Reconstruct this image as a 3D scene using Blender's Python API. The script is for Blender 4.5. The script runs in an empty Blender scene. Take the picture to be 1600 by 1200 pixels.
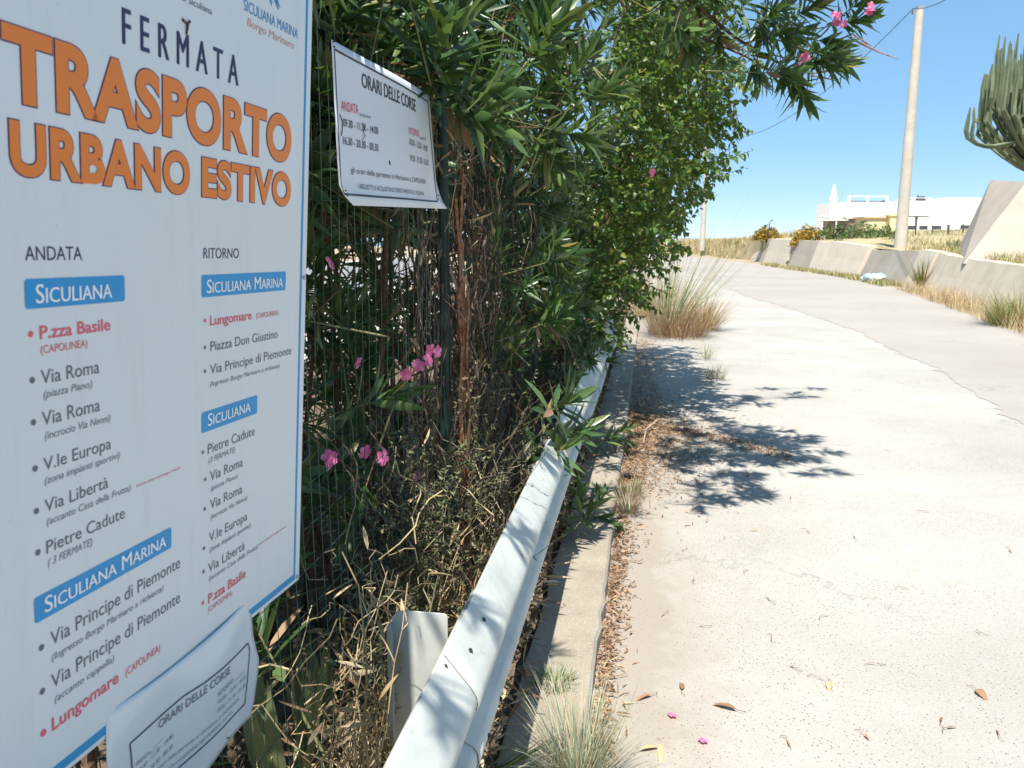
import bpy, math, random
import numpy as np
from mathutils import Vector, Matrix
R = math.radians
scene = bpy.context.scene
COL = scene.collection
# ------------------------------------------------------------------ camera, sky, sun, exposure
F = 1250.0
PITCH = math.atan(228 / F)
EYE = 1.6
cam_d = bpy.data.cameras.new('camera')
cam = bpy.data.objects.new('camera', cam_d); COL.objects.link(cam)
cam.location = (0, 0, EYE)
cam.rotation_euler = (R(90) - PITCH, 0, 0)
cam_d.sensor_width = 36; cam_d.lens = 36 * F / 1600
cam_d.clip_start = 0.05; cam_d.clip_end = 12000
cam_d.dof.use_dof = True; cam_d.dof.focus_distance = 2.3; cam_d.dof.aperture_fstop = 9.0
scene.camera = cam
SUN_AZ = (-0.25, -0.968); SUN_EL = R(63)
_h = math.hypot(*SUN_AZ)
TO_SUN = Vector((SUN_AZ[0] / _h * math.cos(SUN_EL), SUN_AZ[1] / _h * math.cos(SUN_EL), math.sin(SUN_EL)))
world = bpy.data.worlds.new("World"); scene.world = world; world.use_nodes = True
wn = world.node_tree; wn.nodes.clear()
sky = wn.nodes.new('ShaderNodeTexSky'); sky.sky_type = 'NISHITA'; sky.sun_disc = False
sky.sun_elevation = SUN_EL; sky.sun_rotation = math.atan2(SUN_AZ[0], SUN_AZ[1])
sky.altitude = 50; sky.air_density = 0.4; sky.dust_density = 0.1; sky.ozone_density = 5.0
bg = wn.nodes.new('ShaderNodeBackground'); bg.inputs['Strength'].default_value = 0.15
wo = wn.nodes.new('ShaderNodeOutputWorld')
gm = wn.nodes.new('ShaderNodeGamma'); gm.inputs[1].default_value = 0.34
hs = wn.nodes.new('ShaderNodeHueSaturation'); hs.inputs['Value'].default_value = 2.05; hs.inputs['Saturation'].default_value = 1.85; hs.inputs['Hue'].default_value = 0.494
wn.links.new(sky.outputs[0], gm.inputs[0]); wn.links.new(gm.outputs[0], hs.inputs['Color']); wn.links.new(hs.outputs[0], bg.inputs[0]); wn.links.new(bg.outputs[0], wo.inputs[0])
sl = bpy.data.lights.new('sun', 'SUN'); sl.energy = 4.6; sl.angle = R(0.55); sl.color = (1.0, 0.955, 0.88)
so = bpy.data.objects.new('sun', sl); COL.objects.link(so)
so.rotation_euler = TO_SUN.to_track_quat('Z', 'Y').to_euler(); so.location = (0, 0, 30)
scene.view_settings.view_transform = 'Standard'; scene.view_settings.look = 'None'
scene.view_settings.exposure = 0.98; scene.view_settings.gamma = 1.0
scene.cycles.max_bounces = 8; scene.cycles.transmission_bounces = 6; scene.cycles.transparent_max_bounces = 8

# ------------------------------------------------------------------ coordinates along the kerb: t ahead, L to the right, z up
TH = R(9.6); ST, CT = math.sin(TH), math.cos(TH)
def W(t, L, z=0.0): return np.array([t * ST + L * CT, t * CT - L * ST, z])
def WA(a):
    a = np.asarray(a, float); return np.stack([a[:, 0] * ST + a[:, 1] * CT, a[:, 0] * CT - a[:, 1] * ST, a[:, 2]], 1)
SP_, CP_ = math.sin(PITCH), math.cos(PITCH)
def ray(px, py):
    r = (px - 800) / F; u = (600 - py) / F
    return np.array([r, CP_ + u * SP_, -SP_ + u * CP_])
def at(px, py, Y):                       # the point seen at a photo pixel at a measured distance
    d = ray(px, py); return np.array([0, 0, EYE]) + d * (Y / d[1])
def on_L(px, py, L):
    d = ray(px, py); return np.array([0, 0, EYE]) + d * (L / (d[0] * CT - d[1] * ST))
def on_ground(px, py, z=0.0):
    d = ray(px, py); return np.array([0, 0, EYE]) + d * ((z - EYE) / d[2])
def nrm(a):
    a = np.asarray(a, float); return a / np.maximum(np.linalg.norm(a, axis=-1, keepdims=True), 1e-9)
rng = np.random.default_rng(11); random.seed(11)

# ------------------------------------------------------------------ objects
def tag(o, label=None, cat=None, group=None, kind=None):
    if label: o['label'] = label
    if cat: o['category'] = cat
    if group: o['group'] = group
    if kind: o['kind'] = kind
    return o
def empty(name, loc, label, cat, group=None):
    o = bpy.data.objects.new(name, None); COL.objects.link(o); o.location = Vector(loc)
    o.empty_display_size = 0.1
    return tag(o, label, cat, group)
class MB:
    def __init__(s): s.v = []; s.f = []; s.m = []; s.n = 0; s.sm = False
    def add(s, v, faces, mat=0):
        v = np.asarray(v, float).reshape(-1, 3)
        for fa in (faces if isinstance(faces, list) and len(faces) and isinstance(faces[0], np.ndarray) else [np.asarray(faces)]):
            if len(fa): s.f.append(fa + s.n); s.m.append((mat, len(fa)))
        s.v.append(v); s.n += len(v)
    def polys(s, v, polys, mat=0):
        for k in set(len(p) for p in polys):
            s.f.append(np.array([p for p in polys if len(p) == k]) + s.n); s.m.append((mat, len(s.f[-1])))
        s.v.append(np.asarray(v, float).reshape(-1, 3)); s.n += len(s.v[-1])
    def box(s, c, size, rz=0, mat=0, taper=1.0, ax=None):
        x, y, z = np.array(size) / 2.0
        v = np.array([[-x, -y, -z], [x, -y, -z], [x, y, -z], [-x, y, -z], [-x * taper, -y * taper, z], [x * taper, -y * taper, z], [x * taper, y * taper, z], [-x * taper, y * taper, z]])
        if ax is not None: v = v @ np.array(ax)
        else:
            c_, s_ = math.cos(rz), math.sin(rz)
            v = np.stack([v[:, 0] * c_ - v[:, 1] * s_, v[:, 0] * s_ + v[:, 1] * c_, v[:, 2]], 1)
        s.add(v + np.asarray(c), np.array([[0, 3, 2, 1], [4, 5, 6, 7], [0, 1, 5, 4], [1, 2, 6, 5], [2, 3, 7, 6], [3, 0, 4, 7]]), mat)
    def tube(s, pts, rad, sides=6, mat=0, star=0.0, cap=True):
        pts = np.asarray(pts, float); n = len(pts)
        rad = np.broadcast_to(np.asarray(rad, float), (n,))
        T = nrm(np.gradient(pts, axis=0)); up = np.array([0.13, 0.31, 0.94])
        if abs(T[:, 2]).mean() > 0.8: up = np.array([0.9, 0.3, 0.1])
        A = nrm(np.cross(T, up)); B = np.cross(T, A)
        k = np.arange(sides); a = 2 * np.pi * k / sides
        rr = np.where(k % 2 == 0, 1.0, 1.0 - star) if star else np.ones(sides)
        v = pts[:, None] + rad[:, None, None] * rr[None, :, None] * (A[:, None] * np.cos(a)[None, :, None] + B[:, None] * np.sin(a)[None, :, None])
        i = np.arange(n - 1)[:, None] * sides; j = k[None]; j2 = (k + 1)[None] % sides
        f = np.stack([i + j, i + j2, i + sides + j2, i + sides + j], -1).reshape(-1, 4)
        s.add(v.reshape(-1, 3), f, mat)
        if cap:
            s.f.append(np.array([list(range(s.n - sides, s.n))])); s.m.append((mat, 1))
            s.f.append(np.array([list(range(s.n - sides * n, s.n - sides * n + sides))[::-1]])); s.m.append((mat, 1))
    def prisms(s, p0, p1, r0, r1, mat=0):
        p0 = np.asarray(p0, float); p1 = np.asarray(p1, float); n = len(p0)
        if n == 0: return
        T = nrm(p1 - p0); A = nrm(np.cross(T, np.array([0.21, 0.37, 0.9]))); B = np.cross(T, A)
        a = np.arange(3) * 2 * np.pi / 3
        ring = A[:, None] * np.cos(a)[None, :, None] + B[:, None] * np.sin(a)[None, :, None]
        r0 = np.broadcast_to(r0, (n,)); r1 = np.broadcast_to(r1, (n,))
        v = np.concatenate([p0[:, None] + ring * r0[:, None, None], p1[:, None] + ring * r1[:, None, None]], 1)
        b = np.arange(n)[:, None, None] * 6
        q = np.array([[0, 1, 4, 3], [1, 2, 5, 4], [2, 0, 3, 5]])[None]
        s.add(v.reshape(-1, 3), (b + q).reshape(-1, 4), mat)
    def leaves(s, tpl, pos, dr, up, ln, wd, bend=0.0, mat=0):
        tv, tf = tpl; pos = np.asarray(pos, float); n = len(pos); s.sm = True
        if n == 0: return
        Y = nrm(dr); X = nrm(np.cross(Y, up)); Z = np.cross(X, Y)
        ln = np.broadcast_to(ln, (n,)).astype(float); wd = np.broadcast_to(wd, (n,)).astype(float); bend = np.broadcast_to(bend, (n,)).astype(float)
        x = tv[None, :, 0] * wd[:, None]; y = tv[None, :, 1] * ln[:, None]
        z = tv[None, :, 2] * wd[:, None] - (tv[None, :, 1] ** 2) * (ln * bend)[:, None]
        v = pos[:, None] + X[:, None] * x[..., None] + Y[:, None] * y[..., None] + Z[:, None] * z[..., None]
        k = len(tv); f = (np.arange(n)[:, None, None] * k + tf[None]).reshape(-1, tf.shape[1])
        mats = np.broadcast_to(mat, (n,))
        s.v.append(v.reshape(-1, 3)); s.f.append(f + s.n); s.m.append((np.repeat(mats, len(tf)), len(f))); s.n += n * k
    def build(s, name, mats, parent=None, origin=None, smooth=False, sharp=None):
        me = bpy.data.meshes.new(name)
        V = np.concatenate(s.v) if s.v else np.zeros((0, 3))
        if origin is None and parent is not None: origin = np.array(parent.matrix_world.translation) if parent.parent else np.array(parent.location)
        if parent is not None and parent.type == 'MESH': origin = np.array(parent.get('org', (0, 0, 0)))
        if origin is not None: V = V - np.asarray(origin)
        me.vertices.add(len(V)); me.vertices.foreach_set('co', V.astype(np.float32).ravel())
        loops = np.concatenate([f.ravel() for f in s.f]); cnt = np.concatenate([np.full(len(f), f.shape[1]) for f in s.f])
        me.loops.add(len(loops)); me.loops.foreach_set('vertex_index', loops.astype(np.int32))
        st = np.concatenate([[0], np.cumsum(cnt)[:-1]])
        me.polygons.add(len(cnt)); me.polygons.foreach_set('loop_start', st.astype(np.int32))
        mi = np.concatenate([np.broadcast_to(m, (k,)) for m, k in s.m]); me.polygons.foreach_set('material_index', mi.astype(np.int32))
        me.polygons.foreach_set('use_smooth', np.full(len(cnt), bool(smooth or s.sm)))
        for m in (mats if isinstance(mats, (list, tuple)) else [mats]): me.materials.append(m)
        me.update(calc_edges=True); me.validate()
        if smooth and sharp: me.set_sharp_from_angle(angle=R(sharp))
        o = bpy.data.objects.new(name, me); COL.objects.link(o)
        if parent is None and origin is not None: o.location = Vector(origin)
        if parent is not None: o.parent = parent; o['org'] = [float(q) for q in (origin if origin is not None else (0, 0, 0))]
        return o
# leaf templates: x across, y along (0..1), z up
def strip_tpl(st, hw, fold):
    v = []; f = []
    for i, (s_, w_) in enumerate(zip(st, hw)):
        v += [[-w_, s_, fold * w_], [0, s_, 0], [w_, s_, fold * w_]]
        if i:
            b = (i - 1) * 3; f += [[b, b + 1, b + 4, b + 3], [b + 1, b + 2, b + 5, b + 4]]
    return np.array(v, float), np.array(f)
LANCE = strip_tpl([0, .18, .5, .8, 1], [.08, .38, .5, .3, .02], .35)
OVAL = strip_tpl([0, .2, .45, .75, 1], [.05, .42, .5, .26, .01], .3)
PETAL = strip_tpl([0, .35, .75, 1], [.1, .35, .5, .25], .15)
BLADE = (np.array([[-.5, 0, 0], [.5, 0, 0], [-.42, .35, 0], [.42, .35, 0], [-.28, .7, 0], [.28, .7, 0], [0, 1, 0]]), np.array([[0, 1, 3, 2], [2, 3, 5, 4], [4, 5, 6, 6]]))
BLADE = (np.array([[-.5, 0, 0], [.5, 0, 0], [-.42, .35, 0], [.42, .35, 0], [-.28, .7, 0], [.28, .7, 0], [-.03, 1, 0], [.03, 1, 0]]), np.array([[0, 1, 3, 2], [2, 3, 5, 4], [4, 5, 7, 6]]))

# ------------------------------------------------------------------ materials
MATS = {}
def nmat(name):
    m = bpy.data.materials.new(name); m.use_nodes = True; nt = m.node_tree; nt.nodes.clear(); MATS[name] = m
    o = nt.nodes.new('ShaderNodeOutputMaterial'); p = nt.nodes.new('ShaderNodeBsdfPrincipled')
    nt.links.new(p.outputs[0], o.inputs[0]); return m, nt, p, o
def c4(c): return (c[0], c[1], c[2], 1)
def ramp(nt, fac, stops):
    r = nt.nodes.new('ShaderNodeValToRGB'); e = r.color_ramp.elements
    while len(e) < len(stops): e.new(0.5)
    for k, (p, c) in enumerate(stops): e[k].position = p; e[k].color = c4(c) if len(c) == 3 else c
    nt.links.new(fac, r.inputs[0]); return r.outputs[0]
def noise(nt, scale, detail=3, rough=.55, vec=None, out=0, dist=0):
    n = nt.nodes.new('ShaderNodeTexNoise'); n.inputs['Scale'].default_value = scale; n.inputs['Detail'].default_value = detail
    n.inputs['Roughness'].default_value = rough; n.inputs['Distortion'].default_value = dist
    if vec is not None: nt.links.new(vec, n.inputs['Vector'])
    return n.outputs[out]
def coords(nt): return nt.nodes.new('ShaderNodeTexCoord').outputs['Object']
def mixc(nt, f, a, b, mode='MIX'):
    m = nt.nodes.new('ShaderNodeMix'); m.data_type = 'RGBA'; m.blend_type = mode
    for s_, v in ((m.inputs[0], f), (m.inputs[6], a), (m.inputs[7], b)):
        if hasattr(v, 'links'): nt.links.new(v, s_)
        elif isinstance(v, (int, float)): s_.default_value = v
        else: s_.default_value = c4(v)
    return m.outputs[2]
def bump(nt, p, h, strength=.3, dist=.01):
    b = nt.nodes.new('ShaderNodeBump'); b.inputs['Strength'].default_value = strength; b.inputs['Distance'].default_value = dist
    nt.links.new(h, b.inputs['Height']); nt.links.new(b.outputs[0], p.inputs['Normal'])
def plain(name, c, rough=.6, var=.15, scale=8, spec=.5, metal=0, bmp=0, c2=None):
    m, nt, p, o = nmat(name); co = coords(nt)
    n = noise(nt, scale, 4, .6, co)
    d = c2 if c2 else tuple(q * (1 - var) for q in c); u = c if c2 else tuple(min(1, q * (1 + var)) for q in c)
    nt.links.new(ramp(nt, n, [(.3, d), (.7, u)]), p.inputs['Base Color'])
    p.inputs['Roughness'].default_value = rough; p.inputs['Specular IOR Level'].default_value = spec; p.inputs['Metallic'].default_value = metal
    if bmp: bump(nt, p, n, bmp)
    return m
def leafmat(name, stops, rough=.42, trans=.3, tcol=(.25, .38, .06), spec=.5):
    m, nt, p, o = nmat(name)
    g = nt.nodes.new('ShaderNodeNewGeometry')
    nt.links.new(ramp(nt, g.outputs['Random Per Island'], stops), p.inputs['Base Color'])
    p.inputs['Roughness'].default_value = rough; p.inputs['Specular IOR Level'].default_value = spec
    if trans:
        t = nt.nodes.new('ShaderNodeBsdfTranslucent'); t.inputs[0].default_value = c4(tcol)
        mx = nt.nodes.new('ShaderNodeMixShader'); mx.inputs[0].default_value = trans
        nt.links.new(p.outputs[0], mx.inputs[1]); nt.links.new(t.outputs[0], mx.inputs[2]); nt.links.new(mx.outputs[0], o.inputs[0])
    return m
M_OLE = leafmat('oleander_leaf', [(0, (.028, .058, .022)), (.35, (.045, .095, .032)), (.7, (.078, .145, .05)), (.93, (.12, .19, .065)), (1, (.22, .17, .05))], .36, .22, (.16, .27, .05))
M_OLD = leafmat('dry_leaf', [(0, (.10, .055, .03)), (.4, (.19, .115, .065)), (.75, (.33, .22, .13)), (1, (.48, .38, .25))], .7, .15, (.4, .22, .08), .2)
M_IVY = leafmat('broad_leaf', [(0, (.028, .068, .018)), (.35, (.05, .115, .026)), (.7, (.085, .16, .035)), (.94, (.16, .22, .05)), (1, (.32, .27, .06))], .42, .32, (.25, .38, .05))
M_PINK = leafmat('pink_petal', [(0, (.62, .10, .25)), (.6, (.74, .17, .36)), (1, (.80, .30, .46))], .6, .3, (.8, .2, .4), .2)
M_STRAW = leafmat('straw', [(0, (.32, .23, .115)), (.5, (.50, .39, .22)), (1, (.64, .53, .34))], .75, .2, (.5, .38, .15), .2)
M_RUST = leafmat('rust_grass', [(0, (.15, .075, .045)), (.5, (.30, .17, .10)), (1, (.46, .31, .19))], .8, .15, (.4, .2, .08), .2)
M_GREY = leafmat('grey_grass', [(0, (.20, .24, .17)), (.5, (.32, .36, .26)), (1, (.46, .46, .34))], .7, .2, (.35, .4, .2), .2)
M_GRASS = leafmat('green_grass', [(0, (.07, .12, .025)), (.6, (.13, .19, .04)), (1, (.25, .28, .08))], .6, .3, (.25, .35, .06), .3)
M_THORN = leafmat('thorn_leaf', [(0, (.07, .085, .04)), (.5, (.14, .16, .07)), (1, (.26, .26, .13))], .6, .2, (.18, .22, .07), .3)
M_AGAVE = leafmat('agave_leaf', [(0, (.13, .18, .075)), (1, (.24, .28, .13))], .5, .1, (.3, .35, .1))
M_BARK = plain('bark', (.13, .075, .045), .85, .45, 40, .2, bmp=.5)
M_TWIG = leafmat('twig', [(0, (.035, .022, .017)), (.7, (.08, .048, .035)), (1, (.20, .13, .095))], .85, 0)
M_FIBRE = plain('fibrous_bark', (.30, .15, .08), .9, .5, 60, .1, bmp=.6)
M_PALE = leafmat('pale_twig', [(0, (.25, .18, .13)), (1, (.46, .36, .27))], .85, 0)
M_STEM = plain('green_stem', (.17, .17, .07), .6, .25, 30)
# ------------------------------------------------------------------ ground, road, verge, kerb
def ground_mat(name, base, dark, pale, speck, dens=150, cracks=True, rough=.9, patch=.6, dirt=False):
    m, nt, p, o = nmat(name); co = coords(nt)
    n1 = noise(nt, patch, 5, .6, co); n2 = noise(nt, 14, 4, .7, co); n3 = noise(nt, 130, 2, .6, co)
    c = ramp(nt, n1, [(.32, dark), (.52, base), (.72, pale)])
    c = mixc(nt, ramp(nt, n2, [(.35, (0, 0, 0)), (.75, (.4, .4, .4))]), c, dark)
    c = mixc(nt, ramp(nt, n3, [(.35, (.45, .45, .45)), (.6, (0, 0, 0))]), c, pale)
    v = nt.nodes.new('ShaderNodeTexVoronoi'); v.inputs['Scale'].default_value = dens; nt.links.new(co, v.inputs['Vector'])
    s1 = ramp(nt, v.outputs['Distance'], [(.17, (1, 1, 1)), (.30, (0, 0, 0))])
    sel = nt.nodes.new('ShaderNodeSeparateColor'); nt.links.new(v.outputs['Color'], sel.inputs[0])
    s2 = ramp(nt, sel.outputs[0], [(.55, (0, 0, 0)), (.60, (1, 1, 1))])
    n4 = noise(nt, 2.2, 3, .6, co)
    s3 = mixc(nt, 1.0, mixc(nt, 1.0, s1, s2, 'MULTIPLY'), ramp(nt, n4, [(.32, (.25, .25, .25)), (.6, (1, 1, 1))]), 'MULTIPLY')
    c = mixc(nt, s3, c, speck)
    v2 = nt.nodes.new('ShaderNodeTexVoronoi'); v2.inputs['Scale'].default_value = 46; nt.links.new(co, v2.inputs['Vector'])
    se2 = nt.nodes.new('ShaderNodeSeparateColor'); nt.links.new(v2.outputs['Color'], se2.inputs[0])
    big = mixc(nt, 1.0, ramp(nt, v2.outputs['Distance'], [(.10, (1, 1, 1)), (.20, (0, 0, 0))]), ramp(nt, se2.outputs[1], [(.80, (0, 0, 0)), (.84, (.8, .8, .8))]), 'MULTIPLY')
    c = mixc(nt, big, c, tuple(q * .7 for q in speck))
    if cracks:
        w = nt.nodes.new('ShaderNodeTexVoronoi'); w.feature = 'DISTANCE_TO_EDGE'; w.inputs['Scale'].default_value = .42
        wv = nt.nodes.new('ShaderNodeVectorMath'); wv.operation = 'ADD'
        dn = noise(nt, 2.6, 5, .65, co, 1); sc = nt.nodes.new('ShaderNodeVectorMath'); sc.operation = 'SCALE'; sc.inputs['Scale'].default_value = .9
        nt.links.new(dn, sc.inputs[0]); nt.links.new(co, wv.inputs[0]); nt.links.new(sc.outputs[0], wv.inputs[1]); nt.links.new(wv.outputs[0], w.inputs['Vector'])
        ck = ramp(nt, w.outputs['Distance'], [(.002, (.5, .5, .5)), (.007, (0, 0, 0))])
        ck = mixc(nt, 1.0, ck, ramp(nt, noise(nt, 1.1, 2, .5, co), [(.45, (0, 0, 0)), (.6, (1, 1, 1))]), 'MULTIPLY')
        c = mixc(nt, ck, c, tuple(q * .6 for q in dark))
    if dirt:   # earth washed out of the planting strip lies in a ragged band along the kerb
        dp = nt.nodes.new('ShaderNodeVectorMath'); dp.operation = 'DOT_PRODUCT'; nt.links.new(co, dp.inputs[0]); dp.inputs[1].default_value = (CT, -ST, 0)
        ad = nt.nodes.new('ShaderNodeMath'); ad.operation = 'MULTIPLY_ADD'; nt.links.new(noise(nt, 3.5, 5, .65, co), ad.inputs[0]); ad.inputs[1].default_value = -.62; nt.links.new(dp.outputs['Value'], ad.inputs[2])
        a2 = nt.nodes.new('ShaderNodeMath'); a2.operation = 'ADD'; a2.inputs[1].default_value = .22; nt.links.new(ad.outputs[0], a2.inputs[0]); ad = a2
        c = mixc(nt, ramp(nt, ad.outputs[0], [(0, (.62, .62, .62)), (.05, (.36, .36, .36)), (.30, (0, 0, 0))]), c, (.27, .222, .175))
        r_ = nt.nodes[-1] if False else None
    nt.links.new(c, p.inputs['Base Color']); p.inputs['Roughness'].default_value = rough; p.inputs['Specular IOR Level'].default_value = .2
    bump(nt, p, n3, .5, .004)
    return m
M_VERGE = ground_mat('verge_concrete', (.365, .345, .31), (.30, .28, .245), (.44, .42, .38), (.09, .086, .08), 80, dirt=True)
M_ROAD = ground_mat('old_asphalt', (.325, .30, .265), (.285, .26, .228), (.365, .34, .305), (.21, .19, .17), 110, True, .9, .35)
M_SLAB = ground_mat('kerb_concrete', (.29, .253, .20), (.20, .168, .13), (.375, .335, .27), (.44, .42, .38), 90, True, .9, 2.2)
M_SOIL = ground_mat('soil', (.13, .095, .065), (.07, .05, .035), (.22, .17, .12), (.32, .24, .15), 80, False, .95, 3)
M_DIRT = ground_mat('dry_earth', (.34, .27, .18), (.25, .19, .12), (.42, .35, .24), (.2, .15, .09), 8, False, .95, .25)
M_YARD = ground_mat('yard_gravel', (.46, .42, .35), (.36, .32, .26), (.55, .51, .44), (.25, .22, .18), 60, False, .95, .8)
M_SEA = plain('sea_water', (.05, .13, .22), .25, .1, .01, .5)

def sheet(name, pts, z, m, kind='structure', sub=None):
    mb = MB(); mb.polys([(p[0], p[1], z) for p in pts], [list(range(len(pts)))])
    return tag(mb.build(name, m), kind=kind)
g = MB(); g.polys([(-400, -60, -.03), (500, -60, -.03), (500, 170, -.03), (-400, 170, -.03)], [[0, 1, 2, 3]])
tag(g.build('ground', M_DIRT), kind='structure')
s_ = MB(); s_.polys([(-6000, 150, -2.2), (6000, 150, -2.2), (6000, 9000, -2.2), (-6000, 9000, -2.2)], [[0, 1, 2, 3]])
tag(s_.build('sea', M_SEA), kind='structure')
RB = [(-4, 2.3), (0, 2.7), (4, 3.1), (7.7, 3.36), (10.9, 3.57), (14, 3.66), (17.4, 3.5), (20.5, 3.15), (23.5, 2.75), (28, 2.45), (32.4, 2.3), (42, 1.7), (60, .6), (80, -3), (110, -12), (140, -26)]
RW = [(-4, 5.6), (0, 5.8), (7, 6.1), (12, 6.25), (16, 6.5), (21.3, 7.2), (29, 8.1), (36, 8.15), (46.5, 7.2), (64.5, 5.6), (80, 2.4), (100, -3), (120, -10), (140, -17)]
def rib(name, A, B, z, m):
    ts = sorted(set([a[0] for a in A] + [b[0] for b in B])); mb = MB(); v = []
    rr = np.random.default_rng(4); fine = np.unique(np.concatenate([np.array(ts), np.arange(-4, 45, .09)]))
    fine = fine[fine <= min(A[-1][0], B[-1][0])]
    for t in fine:
        la = np.interp(t, [a[0] for a in A], [a[1] for a in A]); lb = np.interp(t, [b[0] for b in B], [b[1] for b in B])
        j = rr.normal(0, .03) + .02 * math.sin(t * 3.1) + .04 * math.sin(t * 1.27 + 1) + .015 * math.sin(t * 8.3)
        v += [W(t, la + j, z), W(t, lb, z)]
    q = [[2 * i, 2 * i + 1, 2 * i + 3, 2 * i + 2] for i in range(len(fine) - 1)]
    mb.polys(v, q); return tag(mb.build(name, m), kind='structure')
rib('road', RB, RW, -.018, M_ROAD)
rib('verge', [(-4, -.6), (14, -.5), (20, -.9), (32.4, -1.5), (42, -3), (60, -6)], [(a, b + .45) for a, b in RB if a <= 60], -.022, M_VERGE)
# grey concrete kerb slab along the rail, a chipped front edge
sl_ = MB(); v = []; tt = np.arange(-1.5, 17.01, .12); rr = np.random.default_rng(8)
for t in tt:
    e = -.15 + rr.normal(0, .004) - (.03 if rr.random() < .06 else 0)
    zt = .045 + rr.normal(0, .0015)
    v += [W(t, -.405 + rr.normal(0, .003), zt), W(t, e - .012, zt), W(t, e, zt - .012), W(t, e + .004, -.03)]
q = []
for i in range(len(tt) - 1):
    for k in range(3): q.append([4 * i + k, 4 * i + k + 1, 4 * i + k + 5, 4 * i + k + 4])
sl_.polys(v, q); tag(sl_.build('kerb', M_SLAB), kind='structure')
# strip of soil behind the kerb, rising a little, with lumps
so_ = MB(); ts = np.arange(-1, 18, .09); ls = np.arange(-4.2, -.33, .09); rr = np.random.default_rng(5)
Z = .05 + .035 * rr.normal(0, 1, (len(ts), len(ls))) + .05 * np.sin(ts[:, None] * 2.1) * np.cos(ls[None] * 3.3)
Z = np.maximum(Z, -.01)
v = [W(t, l, Z[i, j]) for i, t in enumerate(ts) for j, l in enumerate(ls)]
n = len(ls); q = [[i * n + j, i * n + j + 1, (i + 1) * n + j + 1, (i + 1) * n + j] for i in range(len(ts) - 1) for j in range(n - 1)]
so_.polys(v, q); tag(so_.build('soil', M_SOIL, smooth=True), kind='structure')
sheet('yard', [W(-6, -4.0)[:2], W(-6, -30)[:2], W(40, -30)[:2], W(40, -4.0)[:2]][::-1], -.015, M_YARD)

# ------------------------------------------------------------------ the tall bus-stop board
M_PANEL = plain('panel_white', (.63,.675,.695), .35, .015, 3, .5)
_nt = M_PANEL.node_tree; _p = [n for n in _nt.nodes if n.type == 'BSDF_PRINCIPLED'][0]; _src = _p.inputs['Base Color'].links[0].from_socket
_mp = _nt.nodes.new('ShaderNodeMapping'); _mp.inputs['Scale'].default_value = (14, 14, 1.6); _nt.links.new(coords(_nt), _mp.inputs[0])
_st = ramp(_nt, noise(_nt, 2.2, 5, .7, _mp.outputs[0]), [(.52, (0, 0, 0)), (.78, (.30, .30, .30))])
_sp = ramp(_nt, noise(_nt, 70, 2, .5, coords(_nt)), [(.75, (0, 0, 0)), (.80, (.3, .3, .3))])
_nt.links.new(mixc(_nt, _sp, mixc(_nt, _st, _src, (.50, .52, .51)), (.36, .35, .32)), _p.inputs['Base Color'])
M_POST = plain('galvanised', (.42, .44, .44), .45, .1, 20, .5, .6)
INK = {'note': (.17, .18, .21), 'navy': (.022, .028, .09), 'orange': (.72, .20, .030), 'red': (.66, .10, .14), 'grey': (.10, .115, .14), 'blue': (.03, .22, .52), 'redpale': (.62, .26, .27),
       'white': (.80, .83, .86), 'outline': (.07, .03, .12), 'box': (.008, .27, .58), 'line': (.008, .25, .52), 'k': (.055, .06, .08), 'r': (.66, .05, .08), 'brown': (.05, .03, .03), 'pen': (.01, .01, .015)}
M_INK = {k: plain('ink_' + k, c, .4, .02, 10, .4) for k, c in INK.items()}
def text_geo(s, sp=1.0, off=0.0, shear=0.0, small=False, res=3):
    c = bpy.data.curves.new('lettering', 'FONT'); c.body = s.lower() if False else s
    c.space_character = sp; c.offset = off; c.shear = shear; c.resolution_u = res; c.fill_mode = 'FRONT'
    if small:
        c.body = ' '.join(w[0] + w[1:].lower() for w in s.split(' ')); c.small_caps_scale = .80
        for i, ch in enumerate(c.body):
            if ch.islower(): c.body_format[i].use_small_caps = True
    o = bpy.data.objects.new('lettering', c); COL.objects.link(o)
    dg = bpy.context.evaluated_depsgraph_get(); me = o.evaluated_get(dg).to_mesh()
    v = np.array([x.co[:] for x in me.vertices]).reshape(-1, 3); f = [list(p.vertices) for p in me.polygons]
    o.evaluated_get(dg).to_mesh_clear(); bpy.data.objects.remove(o); bpy.data.curves.remove(c)
    return v, f
_hv, _ = text_geo('H'); CAPH = _hv[:, 1].max()
def put_text(mb, place, s, a, b, h, mat=0, sp=1.0, off=0.0, shear=0.0, small=False, dz=.0006, res=4):
    """lettering from a=(u,v) to b=(u,v) on a surface: place(u, v, n) -> point"""
    v, f = text_geo(s, sp, off, shear, small, res)
    if not len(v): return
    x0, x1 = v[:, 0].min(), v[:, 0].max()
    X = (v[:, 0] - x0) / (x1 - x0); Yy = v[:, 1] * h / CAPH
    u = a[0] + X * (b[0] - a[0]); w = a[1] + X * (b[1] - a[1]) + Yy
    P = np.array([place(uu, ww, dz) for uu, ww in zip(u, w)])
    mb.polys(P, f, mat)
SO = np.array((-0.39503, 1.5321, 1.50644)); SU = np.array((0.21807, 0.97576, -0.01819)); SV = np.array((0.06893, 0.00319, 0.99762)); SN = np.array((0.9735, -0.2188, -0.06657))
def SG(u, v, n=0.0): return SO + SU * u + SV * v + SN * n
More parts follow.
